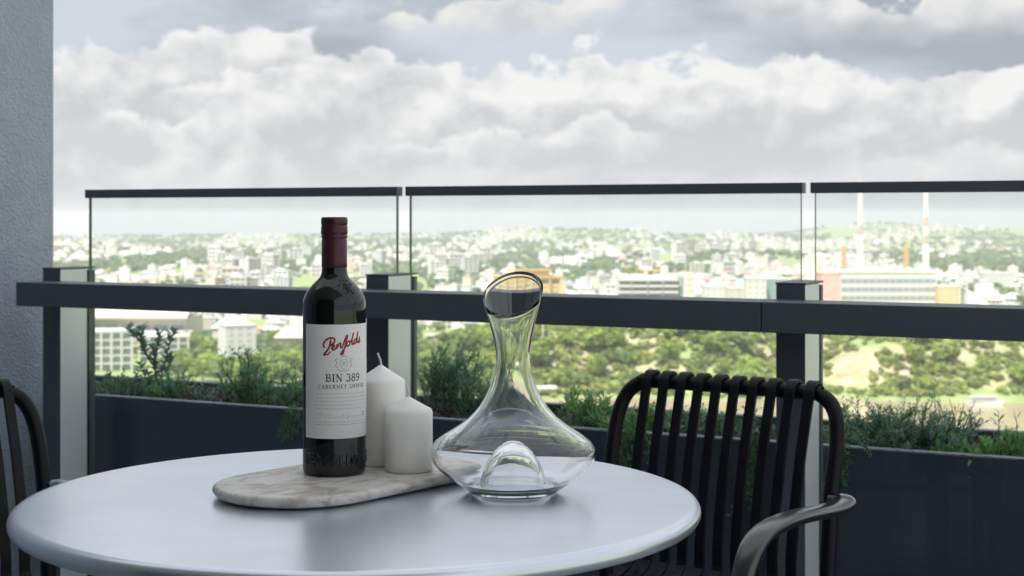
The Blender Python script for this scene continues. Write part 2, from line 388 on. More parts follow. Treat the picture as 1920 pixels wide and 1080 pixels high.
# ------------------------------------------------------------------ chairs
def make_chair(name, label, loc, rz, group):
    """local axes: +x chair's side, +y towards its back, origin on the floor under the middle of the top bar"""
    t = thing(name, label, 'chair', loc, rz, group)
    ZT, HW = .770, .212
    def back(z):                                    # y of the back plane at height z
        k = (ZT - max(z, .40)); return -(k * .35 - .46 * k * k)
    tube = circ(.0128, 14)
    pts = []
    for sgn in (-1, 1):
        seq = [(sgn * (HW - .004), back(.43) + .05, .014), (sgn * (HW - .002), back(.45) + .01, .30), (sgn * HW, back(.5) + .002, .46), (sgn * HW, back(.61), .61), (sgn * HW, back(.70), .70),
               (sgn * (HW - .012), back(.745), .745), (sgn * (HW - .038), back(.766), .7665), (sgn * (HW - .07), 0, ZT)]
        pts += seq if sgn < 0 else seq[::-1]
    V, F = sweep(catmull(pts, 7), tube, Vector((0, 1, 0)))
    mesh('back_frame', V, F, m_chair, t, True)
    for i in range(10):
        x = -.152 + .0347 * i; f = 1 - .0 * i
        path = [(x, .0165, ZT - .010), (x, .0155, ZT + .004), (x, .008, ZT + .0155), (x, -.006, ZT + .0165), (x, -.0165, ZT + .006), (x, -.0225, ZT - .014)]
        for z in (.72, .66, .58, .51): path.append((x * (1 - .10 * (ZT - z)), back(z) - .0165, z))
        path += [(x * .98, back(.47) - .022, .462), (x * .98, -.165, .438), (x * .98, -.20, .431), (x * .98, -.30, .428), (x * .98, -.40, .432), (x * .98, -.49, .436), (x * .98, -.515, .430), (x * .98, -.522, .412)]
        V, F = sweep(catmull(path, 5), [(-.0090, -.0022), (-.0080, -.0028), (.0080, -.0028), (.0090, -.0022), (.0090, .0022), (.0080, .0028), (-.0080, .0028), (-.0090, .0022)], Vector((0, -1, 0.2)))
        mesh('slat', V, F, m_chair, t, False)
    for sgn in (-1, 1):
        x = sgn * (HW + .004)
        path = [(x - sgn * .004, back(.606) - .004, .606), (x + sgn * .020, back(.6) - .006, .606), (x + sgn * .027, back(.6) - .03, .603), (x + sgn * .029, -.13, .604), (x + sgn * .033, -.24, .612), (x + sgn * .036, -.33, .612),
                (x + sgn * .036, -.385, .597), (x + sgn * .035, -.418, .555), (x + sgn * .04, -.432, .49), (x + sgn * .036, -.444, .40), (x + sgn * .03, -.462, .2), (x + sgn * .024, -.48, .004)]
        pp = catmull(path, 6); n = len(pp)
        # a flat oval on the arm that becomes a round leg
        V, F = [], []; K = 16; prev = Vector((sgn, 0, 0))
        for i, p in enumerate(pp):
            tg = (pp[min(i + 1, n - 1)] - pp[max(i - 1, 0)]).normalized()
            sd_ = Vector((1, 0, 0)) if i > 14 else Vector((1, 0, 0)) * min(1, i / 14) + Vector((0, sgn, 0)) * max(0, 1 - i / 14)
            sd_ = (sd_ - tg * sd_.dot(tg)).normalized(); up = sd_.cross(tg)
            k = min(1, max(0, (i - n * .55) / (n * .2)))
            a, b = .0195 * (1 - k) + .0125 * k, .0105 * (1 - k) + .0125 * k
            if i < 6: a = .011 + (.0195 - .011) * i / 6
            for u, v in oval(a, b, K): V.append(p + sd_ * u + up * v)
        for i in range(n - 1):
            for j in range(K):
                q = (j + 1) % K; F.append((i * K + j, i * K + q, (i + 1) * K + q, (i + 1) * K + j))
        F.append(tuple(range(K - 1, -1, -1))); F.append(tuple((n - 1) * K + j for j in range(K)))
        o = mesh('arm', V, F, m_arm, t, True)
        bm = bmesh.new(); bm.from_mesh(o.data); bmesh.ops.recalc_face_normals(bm, faces=bm.faces[:]); bm.to_mesh(o.data); bm.free()
    V, F = sweep([Vector((-HW - .04, -.44, .405)), Vector((HW + .04, -.44, .405))], circ(.010), Vector((0, 0, 1)))
    mesh('seat_bar', V, F, m_chair, t, True)
    V, F = sweep([Vector((-HW, back(.44) - .0, .415)), Vector((HW, back(.44), .415))], circ(.010), Vector((0, 0, 1)))
    mesh('seat_bar', V, F, m_chair, t, True)
    return t
CH = 'slatted armchairs around the table'
make_chair('armchair', 'black slatted metal armchair to the right of the table, its armrest catching light', (.372, 2.66, 0), R(-36.5), CH)
make_chair('armchair', 'black slatted metal armchair cut off by the left edge, beside the rendered wall', (-.962, 2.475, 0), R(49), CH)

# ------------------------------------------------------------------ serving board
E1 = Vector((.62, .785, 0)).normalized(); M1 = Vector((.785, -.62, 0)).normalized()
c0 = E1 * 1.251 + M1 * -1.30
bd = thing('serving_board', 'mottled beige stone serving board with rounded end under the bottle', 'board', (c0.x, c0.y, TZ), math.atan2(E1.y, E1.x))
outl = []
for i in range(25):
    a = math.pi / 2 + math.pi * i / 24; outl.append((.1 * math.cos(a), .1 * math.sin(a)))
rc, xl = .055, .242
for i in range(13):
    a = -math.pi / 2 + math.pi / 2 * i / 12; outl.append((xl - rc + rc * math.cos(a), -.1 + rc + rc * math.sin(a)))
for i in range(13):
    a = math.pi / 2 * i / 12; outl.append((xl - rc + rc * math.cos(a), .1 - rc + rc * math.sin(a)))
V, F = [], []; n = len(outl)
def inset(d):
    o = []
    for i in range(n):
        p, q = Vector(outl[i - 1]), Vector(outl[(i + 1) % n]); tg = (q - p).normalized(); nn = Vector((tg.y, -tg.x))
        o.append(Vector(outl[i]) - nn * d)
    return o
prof = [(.012, .0016), (.007, .0026), (.003, .005), (.0006, .0085), (0, .0105), (.0010, .0130), (.0030, .0146), (.0055, .0152)]
for d, z in prof:
    for p in inset(d): V.append((p.x, p.y, z))
for k in range(len(prof) - 1):
    for i in range(n):
        j = (i + 1) % n; F.append((k * n + i, k * n + j, (k + 1) * n + j, (k + 1) * n + i))
F.append(tuple(range(n - 1, -1, -1))); F.append(tuple((len(prof) - 1) * n + i for i in range(n)))
slab = mesh('slab', V, F, m_stone, bd, True)
slab.data.polygons[len(slab.data.polygons) - 1].use_smooth = False; slab.data.polygons[len(slab.data.polygons) - 2].use_smooth = False
for px, py in ((-.03, .045), (-.03, -.045), (.19, .045), (.19, -.045)):
    f = lathe('foot', [(0, .0018), (.007, .0018), (.0075, .0005), (.007, 0), (0, 0)], m_gask, bd, 16)
    f.location = (px, py, 0)
BZ = TZ + .0153

# ------------------------------------------------------------------ candles
def candle(name, label, x, y, r, hs, ha, lean):
    t = thing(name, label, 'candle', (x, y, BZ), 0.3, 'white pillar candles on the board')
    pr = [(0, 0), (r - .002, 0), (r, .0015), (r, hs * .3), (r, hs * .7), (r, hs - .003), (r - .0008, hs - .0008), (r * .93, hs + .0012)]
    for k in range(1, 7): pr.append((r * (.93 - .88 * k / 6), hs + .0012 + (ha - hs - .002) * (k / 6) ** 1.06))
    pr.append((0, ha))
    lathe('wax_body', pr, m_wax, t, 72)
    V, F = sweep(catmull([(0, 0, ha - .003), (lean * .1, 0, ha + .004), (lean * .6, 0, ha + .009), (lean, .001, ha + .014)], 4), circ(.0013, 8), Vector((0, 1, 0)))
    mesh('wick', V, F, m_wick, t, True)
candle('pillar_candle', 'tall white pillar candle partly hidden behind the wine bottle', -.163, 1.923, .0302, .104, .1235, -.004)
candle('pillar_candle', 'short white pillar candle between the bottle and the decanter', -.125, 1.871, .0290, .0735, .0900, -.0025)

# ------------------------------------------------------------------ lettering on cylinders
def strokes(polys, width, wrap, sub=.0012):
    """polylines in metres -> flat ribbons mapped by wrap(x, y) -> Vector"""
    V, F = [], []
    for pl_ in polys:
        wd = width
        if isinstance(pl_, tuple): wd, pl_ = pl_[0], pl_[1]
        P = [Vector(p) for p in pl_]; Q = [P[0]]
        for a, b in zip(P[:-1], P[1:]):
            k = max(1, int((b - a).length / sub))
            for i in range(1, k + 1): Q.append(a.lerp(b, i / k))
        base_ = len(V)
        for i, p in enumerate(Q):
            tg = Q[min(i + 1, len(Q) - 1)] - Q[max(i - 1, 0)]
            if tg.length < 1e-9: tg = Vector((1, 0))
            tg.normalize(); nn = Vector((-tg.y, tg.x)) * wd / 2
            V.append(wrap(p.x + nn.x, p.y + nn.y)); V.append(wrap(p.x - nn.x, p.y - nn.y))
        for i in range(len(Q) - 1):
            F.append((base_ + 2 * i, base_ + 2 * i + 1, base_ + 2 * i + 3, base_ + 2 * i + 2))
    return V, F
def arc(cx, cy, rx, ry, a0, a1, n=10): return [(cx + rx * math.cos(R(a0 + (a1 - a0) * i / n)), cy + ry * math.sin(R(a0 + (a1 - a0) * i / n))) for i in range(n + 1)]
TH, TN = .17, .07                                   # thick and thin stems of the serif capitals
def ser(x, y, w=.3): return (TN, [(x - w / 2, y), (x + w / 2, y)])
GL = {
 'B': (.72, [(TH, [(.17, 0), (.17, 1)]), (TN, [(0, .035), (.4, .035)]), (TN, [(0, .965), (.38, .965)]), (TN, [(.17, .52), (.4, .52)]), (.12, arc(.38, .75, .22, .22, 90, -90)), (.13, arc(.4, .28, .25, .245, 90, -90))]),
 'I': (.36, [(TH, [(.18, 0), (.18, 1)]), ser(.18, .035, .36), ser(.18, .965, .36)]),
 'N': (.86, [(TN, [(.14, 0), (.14, 1)]), (TH, [(.14, .97), (.70, .03)]), (TN, [(.70, 0), (.70, 1)]), ser(.14, .035), ser(.12, .965, .26), ser(.70, .965)]),
 '3': (.6, [(.13, arc(.28, .74, .22, .23, 160, -80)), (.14, arc(.27, .27, .26, .25, 85, -160))]),
 '8': (.6, [(.12, arc(.3, .75, .20, .22, 0, 360, 18)), (.13, arc(.3, .27, .25, .25, 0, 360, 18))]),
 '9': (.6, [(.13, arc(.3, .70, .24, .27, 0, 360, 18)), (.12, [(.54, .7), (.52, .4), (.42, .15), (.22, .03), (.08, .1)])]),
 'C': (.76, [(.13, arc(.40, .5, .34, .47, 50, 310, 18)), (TN, [(.64, .7), (.66, .98)])]),
 'A': (.80, [(TN, [(.10, 0), (.40, 1)]), (TH, [(.40, 1), (.70, 0)]), (TN, [(.2, .35), (.58, .35)]), ser(.1, .035, .26), ser(.70, .035)]),
 'E': (.68, [(TH, [(.17, 0), (.17, 1)]), (TN, [(0, .035), (.6, .035)]), (TN, [(0, .965), (.57, .965)]), (TN, [(.17, .52), (.44, .52)]), (TN, [(.6, 0), (.6, .26)]), (TN, [(.57, .75), (.57, 1)])]),
 'R': (.78, [(TH, [(.17, 0), (.17, 1)]), (TN, [(0, .965), (.38, .965)]), (TN, [(.17, .5), (.38, .5)]), (.12, arc(.38, .74, .23, .23, 90, -90)), (.14, [(.38, .5), (.7, .02)]), ser(.17, .035, .34), ser(.72, .035, .16)]),
 'T': (.70, [(TH, [(.35, 0), (.35, 1)]), (TN, [(.02, .965), (.68, .965)]), ser(.35, .035, .34), (TN, [(.035, .73), (.035, 1)]), (TN, [(.665, .73), (.665, 1)])]),
 'S': (.60, [(.13, arc(.3, .74, .21, .22, 40, 250)), (.14, arc(.3, .27, .24, .24, 70, -150)), (TN, [(.5, .72), (.5, .98)]), (TN, [(.07, .02), (.07, .3)])]),
 'H': (.86, [(TH, [(.17, 0), (.17, 1)]), (TH, [(.69, 0), (.69, 1)]), (TN, [(.17, .5), (.69, .5)]), ser(.17, .035), ser(.17, .965), ser(.69, .035), ser(.69, .965)]),
 'Z': (.68, [(TN, [(.06, .965), (.62, .965)]), (TH, [(.6, .95), (.08, .05)]), (TN, [(.04, .035), (.62, .035)]), (TN, [(.62, 0), (.62, .26)]), (TN, [(.06, .75), (.06, 1)])]),
}
BLK = {   # plain block capitals moulded in the glass
 'P': (.7, [[(.1, 0), (.1, 1), (.42, 1)], arc(.42, .75, .22, .25, 90, -90), [(.42, .5), (.1, .5)]]),
 'E': (.66, [[(.6, 0), (.1, 0), (.1, 1), (.6, 1)], [(.1, .5), (.5, .5)]]),
 'N': (.8, [[(.1, 0), (.1, 1), (.68, 0), (.68, 1)]]),
 'F': (.62, [[(.1, 0), (.1, 1), (.58, 1)], [(.1, .5), (.48, .5)]]),
 'O': (.9, [arc(.44, .5, .36, .5, 0, 360, 18)]),
 'L': (.6, [[(.1, 1), (.1, 0), (.56, 0)]]),
 'D': (.8, [[(.1, 0), (.1, 1), (.36, 1)], arc(.36, .5, .34, .5, 90, -90), [(.36, 0), (.1, 0)]]),
 'S': (.66, [arc(.34, .75, .24, .25, 40, 270), arc(.34, .26, .26, .25, 90, -140)]),
 'W': (1.0, [[(.05, 1), (.27, 0), (.5, .9), (.73, 0), (.95, 1)]]),
 'I': (.3, [[(.15, 0), (.15, 1)]]),
}
def set_text(txt, font, h, x0, y0, space=.16, blank=.35, lw=None):
    """returns polylines (in metres) and the total width, text starting at x0"""
    o = []; x = x0
    for ch in txt:
        if ch == ' ': x += blank * h; continue
        wd, st = font[ch]
        for s_ in st:
            if isinstance(s_, tuple): o.append((s_[0] * h, [(x + a * h, y0 + b * h) for a, b in s_[1]]))
            else: o.append((lw, [(x + a * h, y0 + b * h) for a, b in s_]))
        x += (wd + space) * h
    return o, x - x0 - space * h
def centred(txt, font, h, y0, **k):
    o, wd = set_text(txt, font, h, 0, y0, **k)
    return [(a, [(x - wd / 2, y) for x, y in p]) for a, p in o]

# ------------------------------------------------------------------ wine bottle
bx, by, RB = -.2131, 1.8555, .0378
bo = thing('wine_bottle', 'dark red wine bottle with white label and burgundy screw cap', 'bottle', (bx, by, BZ))
prof = [(0, .004), (.02, .003), (.030, .0005), (.0335, 0), (.0362, .0012), (.0374, .004), (RB, .008), (RB, .04), (RB, .10), (RB, .16), (RB, .196), (.0374, .2035), (.0362, .2095), (.0336, .2158), (.0300, .2212), (.0258, .2262), (.0215, .2303), (.0178, .2340), (.0157, .2385), (.0150, .244), (.0148, .2495), (0, .2495)]
lathe('body', prof, m_bottle, bo, 96)
cp = lathe('screw_cap', [(.01495, .2462), (.0153, .2464), (.0153, .252), (.0152, .2795), (.0146, .2800), (.0146, .2812), (.0157, .2816), (.0158, .2838), (.0151, .2847), (.0151, .2857), (.0160, .2864), (.0161, .2895), (.0158, .2925),
      (.0160, .2950), (.0152, .2960), (.0152, .2970), (.0159, .2978), (.0159, .3035), (.0155, .3055), (.0143, .3065), (.012, .3064), (0, .3063)], m_cap, bo, 72)
CAMDIR = math.atan2(-by, -bx)                       # from the bottle towards the camera
LC = CAMDIR + R(17)                                 # the label is turned a little to the right
def cyl(rad):
    return lambda x, y: Vector((rad * math.cos(LC + x / RB), rad * math.sin(LC + x / RB), y))
Z0L, Z1L, AL = .0457, .180, R(78.7)
V, F = [], []; K = 48
for i in range(K + 1):
    a = LC - AL + 2 * AL * i / K
    for rr, z in ((RB + .00015, Z0L), (RB + .0003, Z0L + .0002), (RB + .0003, Z1L - .0002), (RB + .00015, Z1L)): V.append((rr * math.cos(a), rr * math.sin(a), z))
for i in range(K):
    for j in range(3): F.append((i * 4 + j, i * 4 + 4 + j, i * 4 + 5 + j, i * 4 + 1 + j))
lab = mesh('label', V, F, m_paper, bo, True); tag(lab, 'white paper front label with red script and black serif lettering')
W1 = cyl(RB + .00045)
def ink(name, polys, wd, m, par=lab):
    V, F = strokes(polys, wd, W1); return mesh(name, V, F, m, par)
# red script, rising to the right
def script(x, y):
    a = R(13); X, Y = (x - .0285) * .86, (y - .006) * .9
    X += .22 * Y
    return (X * math.cos(a) - Y * math.sin(a), X * math.sin(a) + Y * math.cos(a) + .1585)
def sm(p, k=6): return [(v.x, v.y) for v in catmull([(a, b, 0) for a, b in p], k)]
raw = [
 (.0017, [(.0030, -.0030), (.0010, -.0042), (.0012, -.0018), (.0055, .0015), (.0085, .0070), (.0105, .0150)]),
 (.0017, [(.0010, .0060), (.0000, .0110), (.0040, .0160), (.0100, .0172), (.0150, .0150), (.0152, .0108), (.0115, .0078), (.0080, .0078)]),
 (.0013, [(.0030, -.0030), (.0060, -.0040), (.0095, -.0010)]),
 (.0015, [(.0120, .0020), (.0150, .0050), (.0140, .0072), (.0118, .0050), (.0122, .0012), (.0150, .0002), (.0180, .0030)]),
 (.0015, [(.0182, .0002), (.0190, .0066), (.0196, .0030), (.0222, .0070), (.0240, .0060), (.0236, .0015), (.0255, .0006), (.0275, .0040)]),
 (.0016, [(.0275, .0040), (.0318, .0135), (.0338, .0150), (.0330, .0110), (.0300, .0010), (.0270, -.0075), (.0240, -.0082), (.0262, -.0045), (.0318, .0015)]),
 (.0015, [(.0362, .0066), (.0335, .0058), (.0325, .0022), (.0345, .0002), (.0370, .0022), (.0376, .0058), (.0360, .0068), (.0390, .0055)]),
 (.0015, [(.0390, .0040), (.0432, .0140), (.0440, .0155), (.0420, .0120), (.0408, .0040), (.0415, .0004), (.0440, .0022)]),
 (.0015, [(.0482, .0060), (.0455, .0062), (.0440, .0026), (.0455, .0002), (.0482, .0040), (.0520, .0155)]), (.0015, [(.0520, .0155), (.0500, .0060), (.0502, .0008), (.0524, .0012)]),
 (.0014, [(.0524, .0012), (.0556, .0068), (.0540, .0050), (.0560, .0020), (.0545, .0000), (.0522, .0008)]),
]
raw = [(wd * 1.25, [(x * 1.0, y * .95) for x, y in sm(p)]) for wd, p in raw]
ink('script_lettering', [(wd, [script(x, y) for x, y in p]) for wd, p in raw], .0015, m_red)
# pale crest
cz = .1345
crest = [(.0007, [(-.0045, cz + .004), (-.0045, cz - .003), (0, cz - .0075), (.0045, cz - .003), (.0045, cz + .004), (-.0045, cz + .004)]),
         (.0010, [(-.0025, cz + .002), (.0025, cz - .003)]), (.0010, [(.0025, cz + .002), (-.0025, cz - .003)]),
         (.0010, sm([(-.006, cz + .0055), (-.0105, cz + .004), (-.0075, cz + .001), (-.010, cz - .003), (-.0065, cz - .005)])),
         (.0010, sm([(.006, cz + .0055), (.0105, cz + .004), (.0075, cz + .001), (.010, cz - .003), (.0065, cz - .005)])),
         (.0012, sm([(-.004, cz + .0065), (0, cz + .0085), (.004, cz + .0065)])), (.0010, [(0, cz + .008), (0, cz + .0115)]),
         (.0010, sm([(-.007, cz - .0075), (-.003, cz - .0095), (0, cz - .0088), (.003, cz - .0095), (.007, cz - .0075)]))]
ink('crest', crest, .001, m_pale)
ink('bin_lettering', centred('BIN 389', GL, .0090, .1128, space=.13, blank=.40), .001, m_ink)
ink('variety_lettering', centred('CABERNET SHIRAZ', GL, .0044, .1048, space=.26, blank=.55), .0006, m_ink)
tl = []
rs = random.Random(4)
for k in range(5):
    y = .0985 - k * .0044; x = -.034
    while x < .034:
        ln = rs.uniform(.0025, .0065); p = []
        q = int(ln / .0006)
        for i in range(q + 1): p.append((x + ln * i / max(1, q), y + (.00055 if i % 2 else -.00055) * rs.uniform(.5, 1.2)))
        tl.append((.00042, p)); x += ln + .0012
ink('text_lines', tl, .0005, m_grey)
sg = [(.00035, sm([(-.020, .0700), (-.0225, .0725), (-.0195, .0745), (-.0160, .0730), (-.0180, .0695), (-.0130, .0712), (-.0105, .0708), (-.0080, .0720), (-.0060, .0706), (-.0035, .0716), (-.001, .0740), (-.0005, .0700), (.0040, .0745), (.0060, .0700), (.0030, .0690), (.0090, .0716), (.0120, .0706), (.0150, .0720), (.0180, .0710), (.0250, .0718)], 5))]
for k in range(3): sg.append((.0004, [(-.034 + .002 * k, .0755 - .0022 * k), (-.0245 - .0015 * k, .0755 - .0022 * k)]))
sg.append((.0010, sm([(.028, .074), (.030, .0752), (.031, .0735), (.028, .0712), (.0315, .0712)], 4)))
sg.append((.0003, [(-.034, .0655), (.034, .0655)]))
x = -.034
while x < .034:
    ln = rs.uniform(.002, .005); sg.append((.0006, [(x, .0622), (x + ln, .0622)])); x += ln + .0012
ink('signature_lines', sg, .0004, m_grey)
# raised moulding in the glass: block capitals round the foot, a little emblem on the shoulder
eo, wd = set_text('PENFOLDS WINES', BLK, .0118, 0, .0145, space=.06, blank=.45, lw=.0019)
ex0 = -.0515
Vt, Ft = [], []
for lw_, p in eo:
    p = [(x + ex0, y) for x, y in p]
    a_, f_ = strokes([(lw_, p)], lw_, cyl(RB + .0012)); n0 = len(Vt); Vt += a_; Ft += [tuple(i + n0 for i in q) for q in f_]
    a_, f_ = strokes([(lw_ * 1.9, p)], lw_, cyl(RB - .0002)); n1 = len(Vt); Vt += a_
    for i in range(len(a_) // 2 - 1):
        A, Bq = n0 + 2 * i, n1 + 2 * i
        Ft += [(Bq, A, A + 2, Bq + 2), (A + 1, Bq + 1, Bq + 3, A + 3)]
    m_ = len(a_)
    Ft += [(n0, n0 + 1, n1 + 1, n1), (n0 + m_ - 2, n1 + m_ - 2, n1 + m_ - 1, n0 + m_ - 1)]
mesh('embossed_lettering', Vt, Ft, m_bottle, bo)
SH = [(.0178, .2340), (.0215, .2303), (.0258, .2262), (.0300, .2212), (.0336, .2158), (.0362, .2095), (.0374, .2035), (.0378, .196)]
def shoulder(x, y, lift):                           # y = 0 at the top of the shoulder, going down along the curve
    seg = 0.0
    for (r0, z0), (r1, z1) in zip(SH[:-1], SH[1:]):
        l_ = math.hypot(r1 - r0, z1 - z0)
        if seg + l_ >= y or (r1, z1) == SH[-1]:
            k = min(1, max(0, (y - seg) / l_)); r_, z_ = r0 + (r1 - r0) * k, z0 + (z1 - z0) * k
            nx, nz = (z0 - z1) / l_, (r1 - r0) / l_
            a = CAMDIR + R(32) + x / r_
            return Vector(((r_ + nx * lift) * math.cos(a), (r_ + nx * lift) * math.sin(a), z_ + nz * lift))
        seg += l_
emb = [sm([(-.006, .006), (-.003, .003), (0, .005), (.003, .003), (.006, .006)]), sm([(-.009, .012), (-.005, .009), (0, .011), (.005, .009), (.009, .012)]), sm([(-.006, .018), (-.002, .014), (.002, .018), (.006, .014)]),
       sm([(-.004, .012), (-.002, .019), (-.005, .025)]), sm([(.004, .012), (.003, .019), (.006, .025)]), sm([(-.001, .008), (.001, .016), (-.001, .024)])]
Vt, Ft = [], []
for p in emb:
    V, F = sweep([shoulder(x, y, .0002) for x, y in p], circ(.00085, 6)); n0 = len(Vt); Vt += V; Ft += [tuple(i + n0 for i in q) for q in F]
mesh('embossed_emblem', Vt, Ft, m_bottle, bo, True)

# ------------------------------------------------------------------ decanter
dc = thing('decanter', 'clear glass wine decanter with wide base and slanted lip', 'decanter', (.0012, 1.8036, TZ + .0004))
outer = [(.0470, 0.0), (.0505, .0012), (.0560, .0050), (.0700, .0150), (.0863, .0275), (.0935, .0365), (.0962, .0455), (.0955, .0525), (.0905, .0600), (.0790, .0685), (.0646, .0775), (.0520, .0870), (.0412, .0985), (.0325, .1120), (.0262, .1260),
         (.0222, .1400), (.0200, .1540), (.0202, .1660), (.0219, .1780), (.0245, .1905), (.0272, .2020), (.0305, .2150), (.0334, .2260), (.0352, .2330)]
inner = []
for i, (r, z) in enumerate(outer[::-1]):
    j = len(outer) - 1 - i; a, b = outer[max(j - 1, 0)], outer[min(j + 1, len(outer) - 1)]
    tx, tz = b[0] - a[0], b[1] - a[1]; l_ = math.hypot(tx, tz); nx, nz = -tz / l_, tx / l_
    if j < 2: continue
    T = .0022 - .0014 * min(1, max(0, (z - .12) / .1)); inner.append((r + nx * T, z + nz * T))
punt_in = [(.0520, .0080), (.0450, .0068), (.0405, .0085), (.0372, .0150), (.0345, .0260), (.0305, .0370), (.0245, .0465), (.0165, .0540), (.0080, .0585), (0, .0600)]
punt_out = [(0, .0530), (.0080, .0515), (.0155, .0475), (.0220, .0405), (.0272, .0310), (.0308, .0210), (.0332, .0115), (.0362, .0050), (.0412, .0008)]
lip = [(.03525, .2333), (.0349, .2335), (.0345, .2333)]
prof = punt_out + outer + lip + inner[1:] + punt_in
def tilt(z, a):
    k = max(0, (z - .150) / .0845); k = k * k * (3 - 2 * k) if k < 1 else 1
    return z + k * (.0225 * math.sin(a) + .0065 * math.cos(a))
d = lathe('glass', prof, m_clear, dc, 128, True, tilt)
for v in d.data.vertices:                            # mouth-blown: walls never quite even
    a = math.atan2(v.co.y, v.co.x); k = 1 + .0045 * math.sin(3 * a + v.co.z * 70) + .003 * math.sin(5 * a - v.co.z * 130 + 1)
    v.co.x *= k; v.co.y *= k

# ------------------------------------------------------------------ planter plants
def plant_mats(c1, c2): return mat('leaf', c1, .5, noise=(45, c2, .38, .66), spec=.4, Transmission_Weight=0.0)
m_leafA = mat('blue_green_leaf', (.15, .28, .21), .42, noise=(40, (.22, .37, .28), .4, .65))
m_leafB = mat('needle_leaf', (.18, .40, .20), .45, noise=(30, (.32, .54, .27), .4, .65))
m_leafC = mat('feathery_leaf', (.16, .34, .22), .5, noise=(30, (.28, .48, .30), .42, .65))
m_leafD = mat('bright_leaf', (.20, .42, .15), .42, noise=(30, (.32, .55, .22), .42, .65))
m_leafE = mat('grey_green_leaf', (.23, .39, .31), .5, noise=(30, (.35, .52, .42), .42, .65))
m_leafF = mat('yellow_grass', (.50, .50, .07), .5)
for m_ in (m_leafA, m_leafB, m_leafC, m_leafD, m_leafE, m_leafF):
    t = m_.node_tree; p_ = t.nodes['Principled BSDF']; o_ = t.nodes['Material Output']; tr = t.nodes.new('ShaderNodeBsdfTranslucent'); mx = t.nodes.new('ShaderNodeMixShader'); mx.inputs[0].default_value = .6
    src = p_.inputs['Base Color']
    if src.is_linked: t.links.new(src.links[0].from_socket, tr.inputs['Color'])
    else: tr.inputs['Color'].default_value = src.default_value
    t.links.new(p_.outputs[0], mx.inputs[1]); t.links.new(tr.outputs[0], mx.inputs[2]); t.links.new(mx.outputs[0], o_.inputs['Surface'])
m_stem = mat('woody_stem', (.075, .055, .038), .8)
def leaf_quads(pos, dirv, ln, wd, curl=.25):
    """a folded pointed leaf: 6 verts, 4 faces -> arrays"""
    pos = np.array(pos); d_ = np.array(dirv); d_ = d_ / (np.linalg.norm(d_) + 1e-9)
    up = np.array([random.gauss(0, .35), random.gauss(0, .35), 1.0]); sd_ = np.cross(d_, up); sd_ /= np.linalg.norm(sd_) + 1e-9
    u = np.cross(sd_, d_)
    c = pos + d_ * ln * .5 - u * ln * curl * .15; e = pos + d_ * ln - u * ln * curl
    return [pos, c + sd_ * wd / 2 + u * wd * .18, c - u * 0, c - sd_ * wd / 2 + u * wd * .18, e], [(0, 1, 2), (0, 2, 3), (1, 4, 2), (2, 4, 3)]
class Plant:
    def __init__(s, name, label, x, t, cat='plant'):
        s.s = s_at(x, t); w_ = BL(s.s, t, 0); zb = soil_h(s.s, t)
        s.root = thing(name, label, cat, (w_.x, w_.y, zb - .004), RZ, 'plants growing in the planter box')
        s.V, s.F, s.sV, s.sF = [], [], [], []
    def leaf(s, *a, **k):
        v, f = leaf_quads(*a, **k); n_ = len(s.V); s.V += v; s.F += [tuple(i + n_ for i in q) for q in f]
    def stem(s, pts, r0, r1, n_=5):
        k = len(pts); v, f = sweep([Vector(p) for p in pts], circ(1, n_), Vector((.3, 1, .1)), [r0 + (r1 - r0) * i / (k - 1) for i in range(k)])
        b = len(s.sV); s.sV += v; s.sF += [tuple(i + b for i in q) for q in f]
    def done(s, ml, ms=None):
        if s.sV: mesh('stem', s.sV, s.sF, ms or m_stem, s.root, True)
        if s.V: mesh('foliage', s.V, s.F, ml, s.root, False)
def wander(p, d_, ln, n_, jit, droop=0.0):
    P = [Vector(p)]; d_ = Vector(d_).normalized()
    for i in range(n_):
        d_ = (d_ + Vector((random.gauss(0, jit), random.gauss(0, jit), random.gauss(0, jit) - droop))).normalized(); P.append(P[-1] + d_ * ln / n_)
    return P
def needle_plant(name, label, x, t, n_, h, spread, ll, lw, mleaf, dens=60, droop=0., cat='plant', up=1.0, base_r=.03, sub=0):
    p = Plant(name, label, x, t, cat)
    for k in range(n_):
        a = random.uniform(0, 6.28); tl_ = random.uniform(0, spread)
        d_ = Vector((math.cos(a) * tl_, math.sin(a) * tl_, up)); st = Vector((random.gauss(0, base_r), random.gauss(0, base_r * .7), 0))
        hh = h * random.uniform(.55, 1.0); P = wander(st, d_, hh, 8, .09, droop); p.stem(P, .0019, .0006)
        runs = [(P, int(dens * hh))]
        for q in range(sub):
            i0 = random.randint(2, 6); dd = (P[i0 + 1] - P[i0]).normalized() + Vector((random.gauss(0, .7), random.gauss(0, .7), random.uniform(-.1, .5)))
            Q = wander(P[i0], dd, hh * random.uniform(.25, .5), 5, .12, droop); p.stem(Q, .0012, .0004, 4); runs.append((Q, int(dens * hh * .4)))
        for P_, cnt in runs:
            for i in range(cnt):
                u = random.uniform(.08, 1.0) * (len(P_) - 1); j = min(int(u), len(P_) - 2); pos = P_[j].lerp(P_[j + 1], u - j); tg = (P_[j + 1] - P_[j]).normalized()
                b = random.uniform(0, 6.28); sd_ = tg.orthogonal().normalized(); sd_.rotate(Matrix.Rotation(b, 3, tg))
                p.leaf(pos, (tg * random.uniform(.5, 1.1) + sd_), ll * random.uniform(.6, 1.15), lw * random.uniform(.8, 1.2), curl=random.uniform(-.1, .3))
    p.done(mleaf); return p
